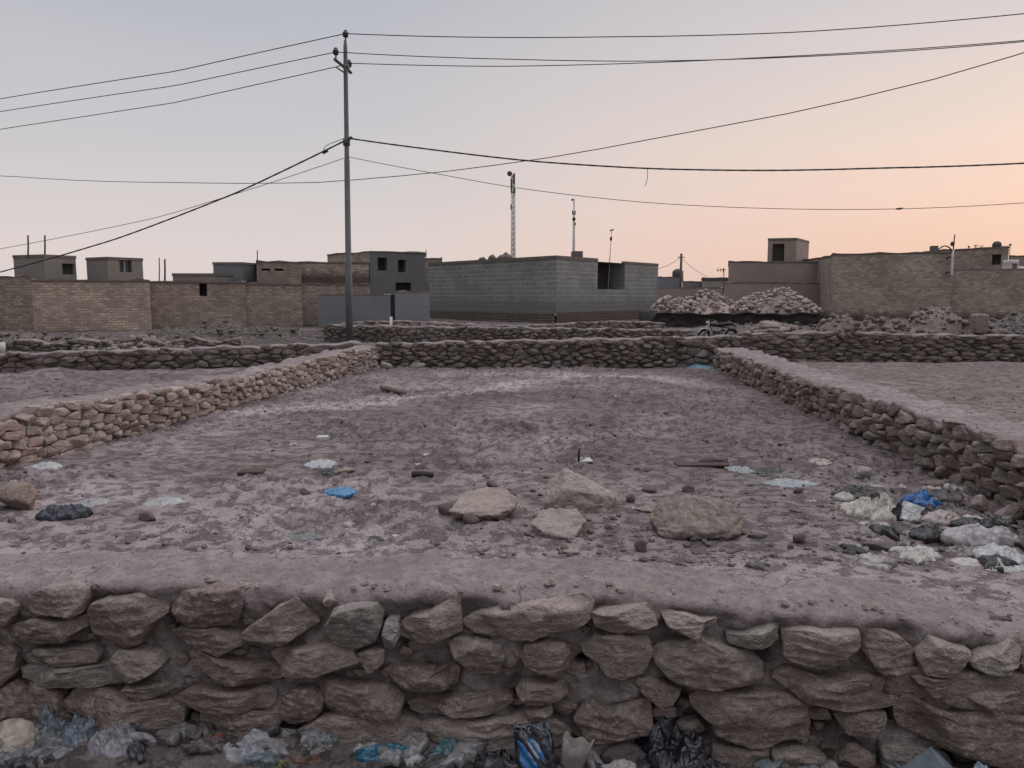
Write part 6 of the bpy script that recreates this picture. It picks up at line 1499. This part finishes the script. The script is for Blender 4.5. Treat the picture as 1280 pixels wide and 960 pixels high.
# ================================================================== sky, sun, camera
SUN_AZ, SUN_EL = math.radians(52), math.radians(5)
w = bpy.data.worlds.new('World'); sc.world = w; w.use_nodes = True; t = w.node_tree; t.nodes.clear()
N = t.nodes.new; Lk = t.links.new
tc = N('ShaderNodeTexCoord'); nrm = N('ShaderNodeVectorMath'); nrm.operation = 'NORMALIZE'; Lk(tc.outputs['Generated'], nrm.inputs[0])
sp = N('ShaderNodeSeparateXYZ'); Lk(nrm.outputs[0], sp.inputs[0])
def m_(op, a, b=0., c=None):
    n = N('ShaderNodeMath'); n.operation = op
    for i, v in enumerate((a, b) if c is None else (a, b, c)):
        if hasattr(v, 'is_output'): Lk(v, n.inputs[i])
        else: n.inputs[i].default_value = v
    return n.outputs[0]
hl = m_('SQRT', m_('ADD', m_('MULTIPLY', sp.outputs[0], sp.outputs[0]), m_('ADD', m_('MULTIPLY', sp.outputs[1], sp.outputs[1]), 1e-5)))
dt = m_('DIVIDE', m_('ADD', m_('MULTIPLY', sp.outputs[0], math.sin(SUN_AZ)), m_('MULTIPLY', sp.outputs[1], math.cos(SUN_AZ))), hl)
mr = N('ShaderNodeMapRange'); mr.interpolation_type = 'SMOOTHSTEP'; Lk(dt, mr.inputs[0]); mr.inputs[1].default_value = .40; mr.inputs[2].default_value = 1.0
# faint uneven dust layers, flat along the horizon
hz = N('ShaderNodeMapping'); hz.inputs['Scale'].default_value = (1.6, 1.6, 9); Lk(nrm.outputs[0], hz.inputs['Vector'])
hn = N('ShaderNodeTexNoise'); hn.inputs['Scale'].default_value = 1.5; hn.inputs['Detail'].default_value = 4; hn.inputs['Roughness'].default_value = .5; Lk(hz.outputs[0], hn.inputs['Vector'])
elev = m_('ADD', sp.outputs[2], m_('MULTIPLY', m_('SUBTRACT', hn.outputs['Fac'], .5), .085))
def ramp(stops):
    r = N('ShaderNodeValToRGB'); e = r.color_ramp.elements
    while len(e) < len(stops): e.new(.5)
    for i, (p_, c_) in enumerate(stops): e[i].position = p_; e[i].color = lin(*c_)
    Lk(elev, r.inputs[0]); return r.outputs[0]
cool = ramp([(0, (224,210,206)), (.05, (226,214,211)), (.13, (214,208,209)), (.22, (201,200,205)), (.32, (188,190,198)), (.45, (175,179,189)), (.62, (200,203,212)), (1, (240,240,246))])
warm = ramp([(0, (233,198,181)), (.05, (243,204,184)), (.11, (245,212,196)), (.18, (240,217,204)), (.28, (222,211,209)), (.40, (199,197,203)), (.62, (212,211,216)), (1, (240,240,246))])
mx = N('ShaderNodeMix'); mx.data_type = 'RGBA'; Lk(mr.outputs[0], mx.inputs[0]); Lk(cool, mx.inputs[6]); Lk(warm, mx.inputs[7])
bg = N('ShaderNodeBackground'); Lk(mx.outputs[2], bg.inputs[0]); 
zen = N('ShaderNodeMapRange'); zen.interpolation_type = 'SMOOTHSTEP'; Lk(sp.outputs[2], zen.inputs[0])
for i_, v_ in ((1, .52), (2, 1.0), (3, .96), (4, 2.5)): zen.inputs[i_].default_value = v_
east = N('ShaderNodeMapRange'); east.interpolation_type = 'SMOOTHSTEP'; Lk(dt, east.inputs[0])     # the sky opposite the sunset is dimmer
for i_, v_ in ((1, -.75), (2, .15), (3, .56), (4, 1.)): east.inputs[i_].default_value = v_
Lk(m_('MULTIPLY', zen.outputs[0], m_('MAXIMUM', east.outputs[0], m_('MULTIPLY', sp.outputs[2], 1.0))), bg.inputs[1])
sky = N('ShaderNodeTexSky'); sky.sky_type = 'NISHITA'; sky.sun_disc = False; sky.sun_elevation = SUN_EL; sky.sun_rotation = SUN_AZ; sky.dust_density = 4.0
bs = N('ShaderNodeBackground'); Lk(sky.outputs[0], bs.inputs[0]); bs.inputs[1].default_value = .006
ad = N('ShaderNodeAddShader'); Lk(bg.outputs[0], ad.inputs[0]); Lk(bs.outputs[0], ad.inputs[1])
ow = N('ShaderNodeOutputWorld'); Lk(ad.outputs[0], ow.inputs[0])
sd = bpy.data.lights.new('sun', 'SUN'); sd.energy = .8; sd.angle = math.radians(14); sd.color = (1., .70, .52)
so = bpy.data.objects.new('sun', sd); col.objects.link(so)
dv = Vector((math.sin(SUN_AZ)*math.cos(SUN_EL), math.cos(SUN_AZ)*math.cos(SUN_EL), math.sin(SUN_EL)))
so.rotation_euler = dv.to_track_quat('Z', 'Y').to_euler()
cd = bpy.data.cameras.new('camera'); cd.sensor_fit = 'HORIZONTAL'; cd.sensor_width = 36; cd.lens = 27.0; cd.clip_start = .05; cd.clip_end = 3000
co_ = bpy.data.objects.new('camera', cd); col.objects.link(co_); co_.location = (0, 0, H); co_.rotation_euler = (PI/2-PITCH, 0, 0); sc.camera = co_
vs = sc.view_settings; vs.view_transform = 'Standard'; vs.look = 'None'; vs.exposure = 0; vs.gamma = 1; vs.use_curve_mapping = False
sc.cycles.use_denoising = True
